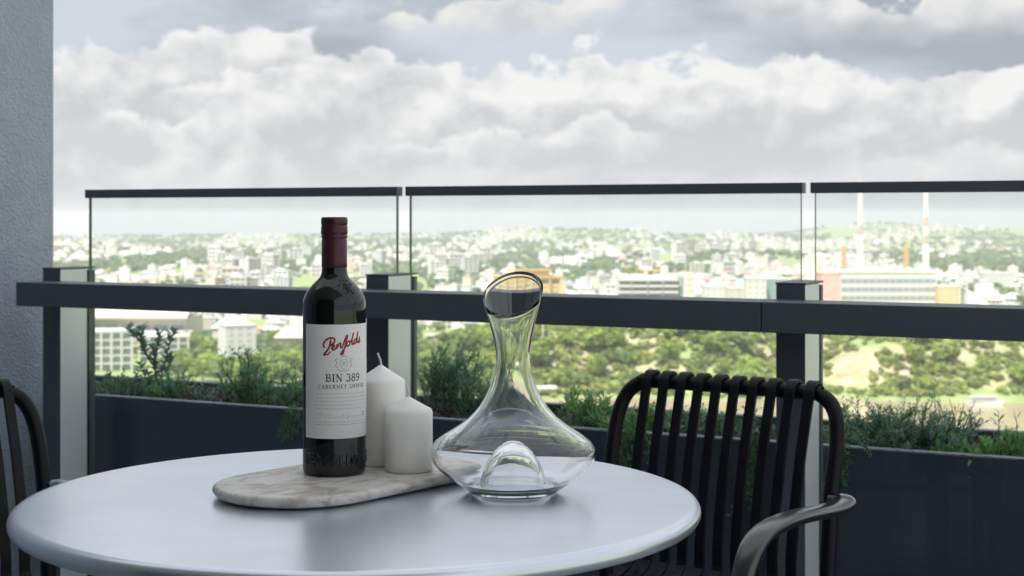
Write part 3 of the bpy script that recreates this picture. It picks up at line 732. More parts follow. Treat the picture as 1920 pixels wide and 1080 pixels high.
# rounded-leaf shrub on the left, its leaves countable
ps = Plant('leafy_shrub', 'upright shrub with rounded blue-green leaves at the left end of planter', 292, .40)
lv, lf = leaf_quads((0, 0, 0), (1, 0, 0), 1.0, .52, curl=.15)
lme = bpy.data.meshes.new('leaf'); lme.from_pydata([tuple(v) for v in lv], [], lf); lme.materials.append(m_leafA); lme.update()
def add_leaf(parent, pos, d_, ln):
    o = bpy.data.objects.new('leaf', lme); C.objects.link(o); o.parent = parent; o.location = pos; o.scale = (ln, ln, ln)
    q = Vector(d_).to_track_quat('X', 'Z'); e = q.to_euler(); o.rotation_euler = e
stems = [[(0, 0, 0), (.002, 0, .05), (-.004, 0, .10), (.004, .004, .15), (.012, .004, .185)], [(0, 0, .02), (.022, 0, .07), (.03, .01, .12), (.044, .01, .165), (.052, .01, .182)],
         [(0, 0, .08), (-.03, .0, .115), (-.05, 0, .15), (-.074, 0, .170), (-.098, 0, .186)], [(-.012, 0, .095), (-.034, -.01, .135), (-.042, -.01, .165), (-.052, 0, .190)],
         [(0, 0, .06), (.014, -.02, .10), (.016, -.03, .145)], [(0, 0, .03), (-.04, .01, .05), (-.066, .01, .088)], [(.004, 0, .05), (.04, 0, .08), (.058, 0, .115)]]
for st in stems:
    P = catmull(st, 4); ps.stem(P, .0021, .0009)
    for i in range(3, len(P), 1):
        for sgn in (-1, 1, 1 if i % 2 else -1):
            tg = (P[i] - P[i - 1]).normalized(); side = Vector((random.uniform(.4, 1) * sgn, random.uniform(-.8, .8), random.uniform(-.1, .5)))
            add_leaf(ps.root, P[i], tg * .7 + side, random.uniform(.020, .034))
ps.done(m_leafA)
random.seed(21)
needle_plant('low_shrub', 'low mat of dark foliage under the leafy shrub at left', 235, .34, 60, .095, .9, .014, .0045, m_leafC, 420, .02, base_r=.055)
needle_plant('low_shrub', 'dense low green tuft just right of the leafy shrub', 322, .32, 34, .105, .8, .016, .005, m_leafB, 380, .02, base_r=.03)
needle_plant('rosemary_bush', 'open rosemary-like bush with narrow leaves left of the bottle', 462, .36, 30, .165, .95, .021, .0042, m_leafB, 260, .01, base_r=.03, sub=2)
needle_plant('rosemary_bush', 'spreading needle-leaved bush partly hidden behind the bottle', 540, .38, 24, .15, .9, .021, .0042, m_leafB, 260, .01, base_r=.035, sub=2)
needle_plant('sprig', 'single dark twig with spiky leaves left of the bottle', 472, .30, 2, .185, .18, .024, .0035, m_leafA, 170, .0, base_r=.004)
needle_plant('low_shrub', 'thin low foliage in the gap before the planter back wall', 395, .34, 30, .06, 1.2, .014, .004, m_leafE, 300, .03, base_r=.05)
needle_plant('feathery_bush', 'tall feathery green bush between middle post and decanter', 838, .42, 30, .215, .62, .013, .0030, m_leafC, 460, .005, base_r=.03, sub=5)
needle_plant('feathery_bush', 'rounded feathery bush showing behind the decanter neck', 895, .38, 26, .15, .85, .013, .0030, m_leafC, 460, .02, base_r=.03, sub=4)
needle_plant('low_shrub', 'dark leafless low growth seen through the decanter', 960, .36, 22, .09, 1.1, .014, .003, m_leafC, 260, .03, base_r=.05)
needle_plant('trailing_plant', 'bright green upright plant between decanter and right armchair', 1105, .33, 34, .115, .65, .030, .0060, m_leafD, 300, .015, base_r=.04)
needle_plant('trailing_plant', 'green leafy plant spilling over planter edge behind armchair slats', 1195, .27, 34, .10, 1.0, .030, .0055, m_leafD, 300, .06, base_r=.04)
needle_plant('trailing_plant', 'grey-green mat behind the middle slats of the armchair', 1300, .32, 40, .085, 1.0, .018, .0040, m_leafE, 330, .03, base_r=.06)
needle_plant('trailing_plant', 'green tangle behind the right slats of the armchair', 1400, .30, 40, .095, 1.0, .017, .0036, m_leafC, 330, .03, base_r=.06)
needle_plant('creeping_juniper', 'feathery blue-green creeper right of the armchair', 1640, .36, 46, .15, 1.5, .012, .0028, m_leafC, 460, .015, base_r=.05, sub=4)
needle_plant('creeping_juniper', 'grey-green feathery creeper spreading along right of planter', 1745, .36, 52, .125, 1.8, .013, .0026, m_leafE, 420, .03, base_r=.06, sub=4)
needle_plant('grass_tuft', 'fine yellow grass tuft above the right creeper', 1775, .47, 26, .12, .9, .035, .0016, m_leafF, 40, .03, base_r=.012)
needle_plant('rosette_plant', 'pale green soft-leaved rosette on the planter edge at right', 1808, .245, 16, .05, 1.3, .032, .0070, m_leafD, 330, .0, base_r=.02)
needle_plant('rosette_plant', 'fresh green rosette near the right edge of the picture', 1875, .28, 22, .07, 1.1, .030, .0065, m_leafD, 300, .0, base_r=.03)
needle_plant('sprig', 'upright rosemary twig near the right edge of the picture', 1872, .34, 3, .115, .7, .024, .0032, m_leafB, 260, .0, base_r=.006)
needle_plant('sprig', 'short needle-leaved twig cut by the right edge', 1915, .32, 5, .10, .5, .022, .0032, m_leafB, 260, .0, base_r=.012)
# hanging shoots over the front of the planter
def trailing(label, x, dz):
    p = Plant('trailing_shoot', label, x, .235)
    for k in range(5):
        st = Vector((random.gauss(0, .008), 0, .02)); P = catmull([st, st + Vector((0, -.03, .022)), st + Vector((random.gauss(0, .01), -.048, -.02)), st + Vector((random.gauss(0, .02), -.05, -dz * random.uniform(.6, 1)))], 6)
        p.stem(P, .0012, .0005)
        for i in range(6, len(P)):
            for j in range(5):
                p.leaf(P[i], (random.gauss(0, 1), random.gauss(-.3, .6), random.gauss(-.3, .6)), random.uniform(.012, .022), .0034)
    p.done(m_leafB)
trailing('shoot hanging down planter front behind the wine bottle', 560, .06)
trailing('long green shoot hanging down planter behind armchair slats', 1432, .19)
trailing('curly green shoot hanging down planter behind the first slats', 1200, .12)
trailing('small shoot tip hanging beside the armchair upright', 1578, .10)
# weathered stump at the left post
p = Plant('bark_stump', 'small broken bark stump beside the left post', 197, .36, 'stump')
p.stem([(0, 0, 0), (-.002, 0, .035), (.006, 0, .06), (.010, 0, .078), (.014, 0, .088)], .017, .005, 9); p.done(m_leafA, m_bark)

# ================================================================== the city far below
def sst(a, b, x):
    t = np.clip((x - a) / (b - a), 0, 1); return t * t * (3 - 2 * t)
_g = np.random.default_rng(3); _tab = _g.random((64, 64))
def vnoise(x, y, cell):
    x, y = np.asarray(x, float) / cell, np.asarray(y, float) / cell; xi, yi = np.floor(x).astype(int), np.floor(y).astype(int); fx, fy = x - xi, y - yi
    fx, fy = fx * fx * (3 - 2 * fx), fy * fy * (3 - 2 * fy); T_ = lambda i, j: _tab[i % 64, j % 64]
    return (T_(xi, yi) * (1 - fx) + T_(xi + 1, yi) * fx) * (1 - fy) + (T_(xi, yi + 1) * (1 - fx) + T_(xi + 1, yi + 1) * fx) * fy
def ground(x, y):
    x, y = np.asarray(x, float), np.asarray(y, float)
    z = -79.0 + 0 * x
    wob = (vnoise(x, 7 + 0 * y, 45) - .5) * 46 + (vnoise(x, y, 22) - .5) * 16
    rise = sst(700 + wob, 768 + wob, y)
    right = sst(-75, 25, x + (y - 700) * .02)
    z = z + 23.0 * rise * right * (1 - sst(790, 1120, y) * .55) * (1 - sst(1500, 2300, y))                    # the cliff and the plateau behind it
    z = z - 5.0 * (1 - sst(672 + wob * .6, 692 + wob * .6, y)) * sst(-130, -60, x)      # river bed
    far = sst(1100, 2600, y)
    z = z + far * ((vnoise(x, y, 420) - .5) * 26 + (vnoise(x + 900, y, 1300) - .5) * 24)
    z = z + far * (-8)
    k = y / 5600.0
    z = z + 20 * np.exp(-((x - 130) / 420) ** 2 - ((y - 5900) / 500) ** 2)        # the far hills
    z = z + 14 * np.exp(-((x - 520) / 500) ** 2 - ((y - 6100) / 500) ** 2)
    z = z + 58 * np.exp(-((x - 2150) / 620) ** 2 - ((y - 6500) / 700) ** 2)
    z = z + 44 * np.exp(-((x - 1450) / 260) ** 2 - ((y - 6700) / 600) ** 2)
    z = z - 0.030 * np.maximum(0, np.hypot(x, y) - 6800) * sst(5200, 6800, np.hypot(x, y))
    return z
def gz(x, y): return float(ground(x, y))
def at(px, D): return (px - HX) / FPX * D

def ground_mat():
    m = bpy.data.materials.new('ground'); m.use_nodes = True; t = m.node_tree; p = t.nodes['Principled BSDF']; p.inputs['Roughness'].default_value = .95
    g = t.nodes.new('ShaderNodeNewGeometry')
    def noi(sc, d_=5):
        n_ = t.nodes.new('ShaderNodeTexNoise'); n_.inputs['Scale'].default_value = sc; n_.inputs['Detail'].default_value = d_; n_.inputs['Roughness'].default_value = .62
        t.links.new(g.outputs['Position'], n_.inputs['Vector']); return n_.outputs['Fac']
    def rmp(v, stops):
        r = t.nodes.new('ShaderNodeValToRGB'); e = r.color_ramp.elements
        for i, (q, c) in enumerate(stops):
            el = e[i] if i < 2 else e.new(q)
            el.position = q; el.color = (*c, 1)
        t.links.new(v, r.inputs['Fac']); return r.outputs['Color']
    green = rmp(noi(.07, 9), [(.3, (.17, .25, .09)), (.7, (.36, .36, .19)), (.5, (.26, .32, .12))])
    rock = rmp(noi(.11, 8), [(.3, (.25, .25, .12)), (.72, (.52, .44, .36)), (.5, (.38, .34, .22))])
    sx = t.nodes.new('ShaderNodeSeparateXYZ'); t.links.new(g.outputs['Normal'], sx.inputs[0])
    r = t.nodes.new('ShaderNodeMapRange'); r.inputs['From Min'].default_value = .955; r.inputs['From Max'].default_value = .86
    t.links.new(sx.outputs['Z'], r.inputs['Value'])
    mx = t.nodes.new('ShaderNodeMix'); mx.data_type = 'RGBA'; t.links.new(r.outputs[0], mx.inputs[0]); t.links.new(green, mx.inputs[6]); t.links.new(rock, mx.inputs[7])
    t.links.new(mx.outputs[2], p.inputs['Base Color']); return m
m_ground = ground_mat()
rad = np.concatenate([[20.0, 250, 500], np.arange(600, 820, 4.0), 820 * (40000 / 820) ** (np.linspace(0, 1, 130) ** 1.25)]); rad = np.unique(rad)
ang = np.concatenate([np.linspace(-24, 24, 260), np.linspace(27, 333, 90)])
A_, R_ = np.meshgrid(np.radians(ang), rad); X, Y = R_ * np.sin(A_), R_ * np.cos(A_)
Vg = np.stack([X, Y, ground(X, Y)], -1).reshape(-1, 3); na, nr = len(ang), len(rad)
ii, jj = np.meshgrid(np.arange(nr - 1), np.arange(na), indexing='ij'); j2 = (jj + 1) % na
Fg = np.stack([ii * na + jj, (ii + 1) * na + jj, (ii + 1) * na + j2, ii * na + j2], -1).reshape(-1, 4)
tag(fast('ground', Vg, Fg, m_ground, smooth=False), kind='structure')
m_water = mat('river_water', (.44, .36, .25), .16, bump=(.5, .25, .3), spec=.5)
tag(mesh('river', [(-110, 120, -80.2), (900, 120, -80.2), (900, 760, -80.2), (-110, 760, -80.2)], [(0, 1, 2, 3)], m_water), kind='structure')

# ------------------------------------------------------------------ trees
GREENS = [(.20, .28, .07), (.34, .42, .09), (.48, .50, .11), (.18, .26, .10)]
def foliage_mat(name, cols, obj=True):
    m = bpy.data.materials.new(name); m.use_nodes = True; t = m.node_tree; p = t.nodes['Principled BSDF']; p.inputs['Roughness'].default_value = .7; p.inputs['Specular IOR Level'].default_value = .2
    r = t.nodes.new('ShaderNodeValToRGB'); e = r.color_ramp.elements
    for i, c in enumerate(cols):
        el = e[i] if i < 2 else e.new(.5)
        el.position = i / (len(cols) - 1); el.color = (*c, 1)
    if obj:
        oi = t.nodes.new('ShaderNodeObjectInfo'); src = oi.outputs['Random']
    else:
        a = t.nodes.new('ShaderNodeAttribute'); a.attribute_name = 'tint'; src = a.outputs['Fac']
    t.links.new(src, r.inputs['Fac'])
    hs = t.nodes.new('ShaderNodeMix'); hs.data_type = 'RGBA'; hs.blend_type = 'MULTIPLY'; hs.inputs[0].default_value = 1
    g = t.nodes.new('ShaderNodeNewGeometry'); n_ = t.nodes.new('ShaderNodeTexNoise'); n_.inputs['Scale'].default_value = .45; n_.inputs['Detail'].default_value = 3
    t.links.new(g.outputs['Position'], n_.inputs['Vector']); cr = t.nodes.new('ShaderNodeMapRange'); cr.inputs['From Min'].default_value = .3; cr.inputs['From Max'].default_value = .7; cr.inputs['To Min'].default_value = .85; cr.inputs['To Max'].default_value = 1.3
    t.links.new(n_.outputs['Fac'], cr.inputs['Value']); t.links.new(r.outputs['Color'], hs.inputs[6]); t.links.new(cr.outputs[0], hs.inputs[7]); t.links.new(hs.outputs[2], p.inputs['Base Color'])
    tr = t.nodes.new('ShaderNodeBsdfTranslucent'); mx = t.nodes.new('ShaderNodeMixShader'); mx.inputs[0].default_value = .45; t.links.new(hs.outputs[2], tr.inputs['Color'])
    t.links.new(p.outputs[0], mx.inputs[1]); t.links.new(tr.outputs[0], mx.inputs[2]); t.links.new(mx.outputs[0], t.nodes['Material Output'].inputs['Surface'])
    return m
m_crown = foliage_mat('crown_leaves', GREENS); m_crown_far = foliage_mat('far_crown_leaves', [(.15, .215, .12), (.20, .28, .14), (.13, .20, .13), (.25, .32, .14)], False)
m_scrub = foliage_mat('scrub_leaves', [(.28, .33, .10), (.43, .47, .14), (.52, .50, .20), (.24, .31, .12)], False)
m_trunk = mat('tree_trunk', (.16, .12, .09), .9)
def crown(n_, seed):
    """unit crown: leaf clumps spread over several lobes, height about 1, radius about .5"""
    g = np.random.default_rng(seed); lob = [(0, 0, .62, .36)] + [(g.uniform(-.28, .28), g.uniform(-.28, .28), g.uniform(.42, .8), g.uniform(.18, .28)) for _ in range(6)]
    V, F = [], []
    for k in range(n_):
        lx, ly, lz, lr = lob[k % len(lob)]; d_ = g.normal(size=3); d_ /= np.linalg.norm(d_); d_[2] *= .8
        c = np.array([lx, ly, lz]) + d_ * lr * g.uniform(.7, 1.05); nrm = d_ + g.normal(size=3) * .55; nrm /= np.linalg.norm(nrm)
        a = np.cross(nrm, g.normal(size=3)); a /= np.linalg.norm(a); b = np.cross(nrm, a); s_ = g.uniform(.045, .10) * (320 / n_) ** .4
        q = len(V); V += [c - a * s_ - b * s_ * .6, c + a * s_ * .8 - b * s_, c + a * s_ + b * s_ * .7, c - a * s_ * .6 + b * s_]; F.append((q, q + 1, q + 2, q + 3))
    return np.array(V), np.array(F)
def trunk_mesh():
    V, F = [], []
    for pts, r0, r1 in (([(0, 0, 0), (.01, 0, .25), (0, .01, .55)], .035, .018), ([(0, 0, .3), (.1, .03, .45), (.18, .05, .62)], .016, .007), ([(0, 0, .34), (-.1, -.05, .48), (-.16, -.08, .66)], .016, .007)):
        v, f = sweep([Vector(p) for p in pts], circ(1, 6), Vector((.2, 1, .1)), [r0 + (r1 - r0) * i / 2 for i in range(3)]); b = len(V); V += v; F += [tuple(i + b for i in q) for q in f]
    me = bpy.data.meshes.new('trunk'); me.from_pydata([tuple(v) for v in V], [], F); me.materials.append(m_trunk); return me
t_me = trunk_mesh(); c_me = []
for k in range(6):
    v, f = crown(420, 40 + k); me = bpy.data.meshes.new('crown'); me.from_pydata(v.tolist(), [], f.tolist()); me.materials.append(m_crown); c_me.append(me)
ntree = 0
def tree(x, y, h, label, group, wide=1.0):
    global ntree; ntree += 1
    r = thing('tree', label, 'tree', (x, y, gz(x, y) - .3), random.uniform(0, 6.28), group); r.scale = (h * wide, h * wide, h)
    a = bpy.data.objects.new('trunk', t_me); b = bpy.data.objects.new('crown', random.choice(c_me))
    for o in (a, b): C.objects.link(o); o.parent = r
def tree_label(x, D):
    q = HX + x / D * FPX; row = 'at the foot of the cliff' if D < 715 else 'on the cliff face' if D < 770 else 'on the cliff top'
    for lim, nm in ((905, 'right of the middle post'), (1010, 'behind the decanter'), (1120, 'right of the decanter'), (1230, 'above the left of the armchair'), (1340, 'above the middle of the armchair'), (1455, 'above the right of the armchair'), (1545, 'behind the right post'), (1680, 'right of the right post'), (1800, 'left of the moored ferry')):
        if q < lim: return 'leafy tree %s, %s' % (row, nm)
    return 'leafy tree %s, near the right edge' % row
random.seed(5)
cnt = 0
while cnt < 205:                                         # on and above the cliff
    D = random.uniform(688, 860); x = random.uniform(at(760, D), at(1960, D))
    dens_ = .95 if x < 115 else .5
    if vnoise(x + 40, D * 1.5, 26) > dens_ * .78 + .12: continue
    if random.random() > (1.0 if x < 115 else .45): continue
    if gz(x, D) < -78.6 and D < 690: continue
    hh = random.uniform(7, 13) if D < 775 else random.uniform(6, 10)
    tree(x, D, hh, ('tall ' if hh > 10.4 else 'small ' if hh < 7.8 else 'medium ') + tree_label(x, D), 'trees on the cliff', random.uniform(.95, 1.35)); cnt += 1
for px, D, h in [(395, 850, 15), (372, 870, 14), (420, 840, 13), (350, 800, 12), (372, 790, 13), (400, 770, 13), (430, 765, 12), (345, 770, 11), (460, 760, 12), (490, 765, 13), (520, 760, 14), (548, 770, 14), (505, 800, 11), (560, 800, 13), (535, 790, 12), (480, 790, 10),
                 (300, 780, 9), (330, 930, 10), (355, 950, 10), (540, 930, 11), (565, 930, 12), (520, 940, 11), (340, 900, 9), (580, 770, 13), (330, 760, 10), (450, 740, 12), (380, 745, 12), (415, 738, 11), (498, 738, 12), (530, 735, 12)]:
    sp = 'beside the leafy shrub' if px < 360 else 'left of the white tower block' if px < 430 else 'below the white tower block' if px < 500 else 'next to the bottle'
    tree(at(px, D), D, h, '%s bright green street tree %s' % ('near' if D < 765 else 'middle' if D < 830 else 'distant', sp), 'street trees at left', random.uniform(1.1, 1.5))

# far vegetation: thousands of crowns nobody could count
def scatter(name, label, pts, hs, nq, seed, tint):
    tv = [crown(nq, seed + k) for k in range(4)]; Vs, Fs, Ts = [], [], []; off = 0
    for i, (x, y, z) in enumerate(pts):
        v, f = tv[i % 4]; a = i * 2.4; ca, sa = math.cos(a), math.sin(a); h = hs[i]
        vv = np.empty_like(v); vv[:, 0] = (v[:, 0] * ca - v[:, 1] * sa) * h * 1.35 + x; vv[:, 1] = (v[:, 0] * sa + v[:, 1] * ca) * h * 1.35 + y; vv[:, 2] = (v[:, 2] - .22) * h + z
        Vs.append(vv); Fs.append(f + off); Ts.append(np.full(len(f), tint[i])); off += len(v)
    o = fast(name, np.concatenate(Vs), np.concatenate(Fs), m_crown_far)
    at_ = o.data.attributes.new('tint', 'FLOAT', 'FACE'); at_.data.foreach_set('value', np.concatenate(Ts).astype(np.float32))
    return tag(o, label, 'trees', None, 'stuff')
g = np.random.default_rng(8)
def veg_points(n_, d0, d1, thr):
    o = []
    while len(o) < n_:
        D = math.exp(g.uniform(math.log(d0), math.log(d1))); x = g.uniform(-.37, .37) * D
        if vnoise(x * 1.0 + 333, D * .45, .10 * D ** .82 + 20) < thr + g.uniform(-.25, .25): continue
        if x > -40 and D < 1125: continue
        o.append((x, D, gz(x, D)))
    return o
mid = veg_points(2600, 870, 2300, .42)
scatter('suburban_trees', 'belts of garden trees between the nearer suburbs', mid, g.uniform(5, 10, len(mid)), 46, 70, g.random(len(mid)))
far = veg_points(9000, 2200, 7200, .40)
scatter('distant_trees', 'hazy mass of trees reaching to the far hills', far, g.uniform(7, 13, len(far)), 18, 80, g.random(len(far)))

sc_pts, sc_h, sc_t = [], [], []
while len(sc_pts) < 6000:
    D = g.uniform(686, 900); x = g.uniform(at(740, D), at(1980, D)); thr_ = .26 if x < 115 else .30
    if vnoise(x + 11, D * 1.4, 17) < thr_ + g.uniform(-.12, .12) or gz(x, D) < -79.3: continue
    sc_pts.append((x, D, gz(x, D))); sc_h.append(g.uniform(1.6, 4.4)); sc_t.append(g.random())
o = scatter('cliff_scrub', 'low yellow-green scrub covering the cliff and its top', sc_pts, sc_h, 40, 120, sc_t); o.data.materials[0] = m_scrub
# ------------------------------------------------------------------ houses
WALLS = [(.68, .66, .62), (.76, .75, .73), (.58, .54, .49), (.62, .62, .64), (.66, .57, .48), (.72, .71, .69)]
ROOFS = [(.50, .50, .51), (.70, .69, .68), (.34, .34, .36), (.46, .28, .21), (.60, .58, .55), (.28, .29, .31)]
mw = [mat('house_wall', c, .85) for c in WALLS]; mr = [mat('house_roof', c, .8) for c in ROOFS]; m_win = mat('window_glass', (.06, .075, .09), .15)
def house_geo(kind):
    """unit-ish house, 12 x 9 x (4..): walls, roof, dark window strips. Returns V, F, slot per face (0 wall, 1 roof, 2 window)"""
    V, F, S = [], [], []
    def bxx(x0, x1, y0, y1, z0, z1, s_, top=None):
        n_ = len(V); V.extend([(x0, y0, z0), (x1, y0, z0), (x1, y1, z0), (x0, y1, z0), (x0, y0, z1), (x1, y0, z1), (x1, y1, z1), (x0, y1, z1)])
        F.extend([(n_, n_ + 1, n_ + 5, n_ + 4), (n_ + 1, n_ + 2, n_ + 6, n_ + 5), (n_ + 2, n_ + 3, n_ + 7, n_ + 6), (n_ + 3, n_, n_ + 4, n_ + 7), (n_ + 4, n_ + 5, n_ + 6, n_ + 7)]); S.extend([s_] * 4 + [s_ if top is None else top])
    fl = (1, 2, 3, 5)[kind]
    H = 3.1 * fl; bxx(-6, 6, -4.5, 4.5, -2, H, 0, 1)
    for k in range(fl):
        for xx in ((-5, -2.4), (-1.4, 1.4), (2.4, 5)):
            bxx(xx[0], xx[1], -4.58, -4.4, 3.1 * k + .9, 3.1 * k + 2.3, 2)
        bxx(5.9, 6.08, -2.5, 2.5, 3.1 * k + .9, 3.1 * k + 2.3, 2)
    if kind < 2:
        n_ = len(V); V.extend([(-6.7, -5.2, H), (6.7, -5.2, H), (6.7, 5.2, H), (-6.7, 5.2, H), (-3, 0, H + 2.5), (3, 0, H + 2.5)])
        F.extend([(n_, n_ + 1, n_ + 5, n_ + 4), (n_ + 1, n_ + 2, n_ + 5), (n_ + 2, n_ + 3, n_ + 4, n_ + 5), (n_ + 3, n_, n_ + 4)]); S.extend([1] * 4)
    else:
        bxx(-6.2, 6.2, -4.7, 4.7, H + .01, H + .5, 1); bxx(-2, 1.5, -1, 2, H + .5, H + 2.4, 0, 1)
    return V, F, S
geo = [house_geo(k) for k in range(4)]
protos = {}
def house_mesh(kind, wi, ri):
    k = (kind, wi, ri)
    if k not in protos:
        V, F, S = geo[kind]; me = bpy.data.meshes.new('house'); me.from_pydata(V, [], F)
        for m in (mw[wi], mr[ri], m_win): me.materials.append(m)
        me.polygons.foreach_set('material_index', S); me.update(); protos[k] = me
    return protos[k]
random.seed(12); hp = []
gh = np.random.default_rng(19)
while len(hp) < 4200:
    u = gh.random(); D = 1000 * (6400 / 1000) ** (u ** .80); x = gh.uniform(-.36, .36) * D
    px_ = HX + x / D * FPX
    if D < 1130 and (px_ > 1100 or 910 < px_ < 1070): continue
    if vnoise(x + 333, D * .45, .10 * D ** .82 + 20) > .50 + gh.uniform(-.20, .20): continue
    if 'a' and vnoise(x * 1.2 + 77, D * .5, .06 * D ** .85 + 14) < .36: continue
    hp.append((D, x))
hp.sort()
def where(x, D):
    q = HX + x / D * FPX
    for lim, nm in ((180, 'beside the rendered wall'), (330, 'seen above the leafy shrub'), (480, 'left of the bottle'), (690, 'around the bottle'), (785, 'behind the middle post'), (905, 'right of the middle post'), (1040, 'behind the decanter'), (1160, 'right of the decanter'), (1310, 'around the balconied apartments'), (1450, 'left of the right post'), (1580, 'behind the right post'), (1760, 'around the masts')):
        if q < lim: return nm
    return 'at the right edge'
wn = ['cream', 'white', 'fawn', 'pale grey', 'sandy', 'off-white']
BH = {}
Vs, Fq, Sq, nb = [], [], [], 0
for i, (D, x) in enumerate(hp):
    kind = int(gh.choice([0, 1, 2, 3], p=[.44, .37, .13, .06])); wi = int(gh.integers(0, 6)); ri = int(gh.choice(6, p=[.22, .26, .14, .12, .18, .08])); sc = gh.uniform(.75, 1.15) * (1 + .22 * (D > 2600)); rz = gh.choice([0, math.pi / 2]) + gh.normal(0, .35)
    z = gz(x, D)
    if i < 280:
        o = bpy.data.objects.new('house' if kind < 2 else 'apartment_block', house_mesh(kind, wi, ri)); C.objects.link(o); o.location = (x, D, z); o.rotation_euler = (0, 0, rz); o.scale = (sc, sc, sc)
        side = where(x, D); rn = ('grey', 'white', 'dark grey', 'terracotta', 'pale', 'charcoal')[ri]
        o['label'] = '%s %s with %s roof, %s' % (wn[wi], ('cottage', 'two-storey house', 'three-storey block', 'five-storey block')[kind], rn, side); o['category'] = 'house' if kind < 2 else 'apartment block'; o['group'] = ('suburban houses' if kind < 2 else 'apartment blocks') + ' of the city'
    else:
        V, F, S = geo[kind]; c_, s_ = math.cos(rz), math.sin(rz)
        V = np.array(V) * sc; W_ = np.stack([V[:, 0] * c_ - V[:, 1] * s_ + x, V[:, 0] * s_ + V[:, 1] * c_ + D, V[:, 2] + z], -1)
        for f, q in zip(F, S):
            if q == 2: continue
            Fq.append(tuple(a + nb for a in (f if len(f) == 4 else (f[0], f[1], f[2], f[2])))); Sq.append(wi if q == 0 else 6 + ri)
        Vs.append(W_); nb += len(V)
me = bpy.data.meshes.new('distant_houses'); VV = np.concatenate(Vs)
me.from_pydata(VV.tolist(), [], [f if f[2] != f[3] else f[:3] for f in Fq]); me.polygons.foreach_set('material_index', Sq)
o = link('distant_houses', me, None, mw + mr); tag(o, 'countless pale houses of the distant suburbs', 'houses', None, 'stuff')

# ------------------------------------------------------------------ landmark buildings
m_white = mat('white_render', (.62, .61, .59), .8); m_cream = mat('cream_render', (.58, .54, .47), .8); m_band = mat('grey_glazing', (.28, .31, .36), .25)
m_pink = mat('pink_brick', (.62, .38, .34), .85, noise=(.4, (.70, .46, .42), .4, .6)); m_gold = mat('ochre_cladding', (.52, .34, .12), .7); m_gold2 = mat('ochre_pale', (.66, .50, .26), .7)
m_green = mat('green_glazing', (.22, .33, .33), .2); m_org = mat('orange_steel', (.66, .44, .22), .6); m_grey2 = mat('grey_concrete', (.45, .46, .48), .85); m_redp = mat('red_paint', (.55, .09, .06), .6); m_roofp = mat('pink_roof', (.70, .48, .38), .8)
def bld(name, label, px0, px1, D, ytop, depth, rz=0.0, cat='building', base=None):
    """empty at the building's foot; returns it with width, height"""
    x0, x1 = at(px0, D), at(px1, D); cx = (x0 + x1) / 2; zt = CAMZ - (ytop - HY) / FPX * D; zb = gz(cx, D + depth / 2) if base is None else base
    r = thing(name, label, cat, (cx, D, zb), rz); return r, (x1 - x0), zt - zb
def blk(nm, par, x0, x1, y0, y1, z0, z1, m): return box(nm, x0, x1, y0, y1, z0, z1, m, par)
# long pale hall with a big roof, far left
r, W, H = bld('exhibition_hall', 'long pale hall with a wide overhanging roof at far left', 60, 348, 980, 590, 60)
blk('wall', r, -W / 2, W / 2, 0, 55, -2, H - 2.5, m_cream)
V = [(-W / 2 - 2, -5, H - 2.4), (W / 2 + 2, -5, H - 2.4), (W / 2 - 6, 60, H + 4.5), (-W / 2 - 2, 60, H + 4.5), (-W / 2 - 2, -5, H - 1), (W / 2 + 2, -5, H - 1), (W / 2 - 6, 60, H + 6), (-W / 2 - 2, 60, H + 6)]
mesh('roof', V, [(0, 3, 2, 1), (4, 5, 6, 7), (0, 1, 5, 4), (1, 2, 6, 5), (2, 3, 7, 6), (3, 0, 4, 7)], m_cream, r)
for k in range(9): blk('window', r, -W / 2 + 4 + k * W / 9.2, -W / 2 + 4 + k * W / 9.2 + W / 13, -.2, -.02, 2.5, H - 6.5, m_band)
blk('canopy', r, W * .1, W / 2 + 6, -16, -4, H - 11, H - 9.8, m_white)
# framed cream apartment blocks below it
for nm_, lb, a, b, D, yt, cols, fls in (('apartment_building', 'cream apartment building with open frame behind the leafy shrub', 172, 246, 800, 622, 4, 5), ('apartment_building', 'pale stepped apartment building right of the leafy shrub', 262, 352, 850, 632, 5, 4)):
    r, W, H = bld(nm_, lb, a, b, D, yt, 16, .2)
    blk('wall', r, -W / 2, W / 2, 1.2, 16, -2, H, m_cream)
    fh = H / fls
    for f in range(fls):
        blk('balcony', r, -W / 2 - .4, W / 2 + .4, -.8, 1.19, f * fh + fh * .86, f * fh + fh, m_white)
        for c in range(cols):
            blk('window', r, -W / 2 + (c + .18) * W / cols, -W / 2 + (c + .82) * W / cols, 1.05, 1.19, f * fh + .5, f * fh + fh * .78, m_band if (f + c) % 3 else m_green)
    for c in range(cols + 1): blk('column', r, -W / 2 + c * W / cols - .45, -W / 2 + c * W / cols + .45, -.9, -.82 + .8, 0, H, m_white)
    blk('roof', r, -W / 2 - .6, W / 2 + .6, -.95, 16.5, H + .02, H + .8, m_white)
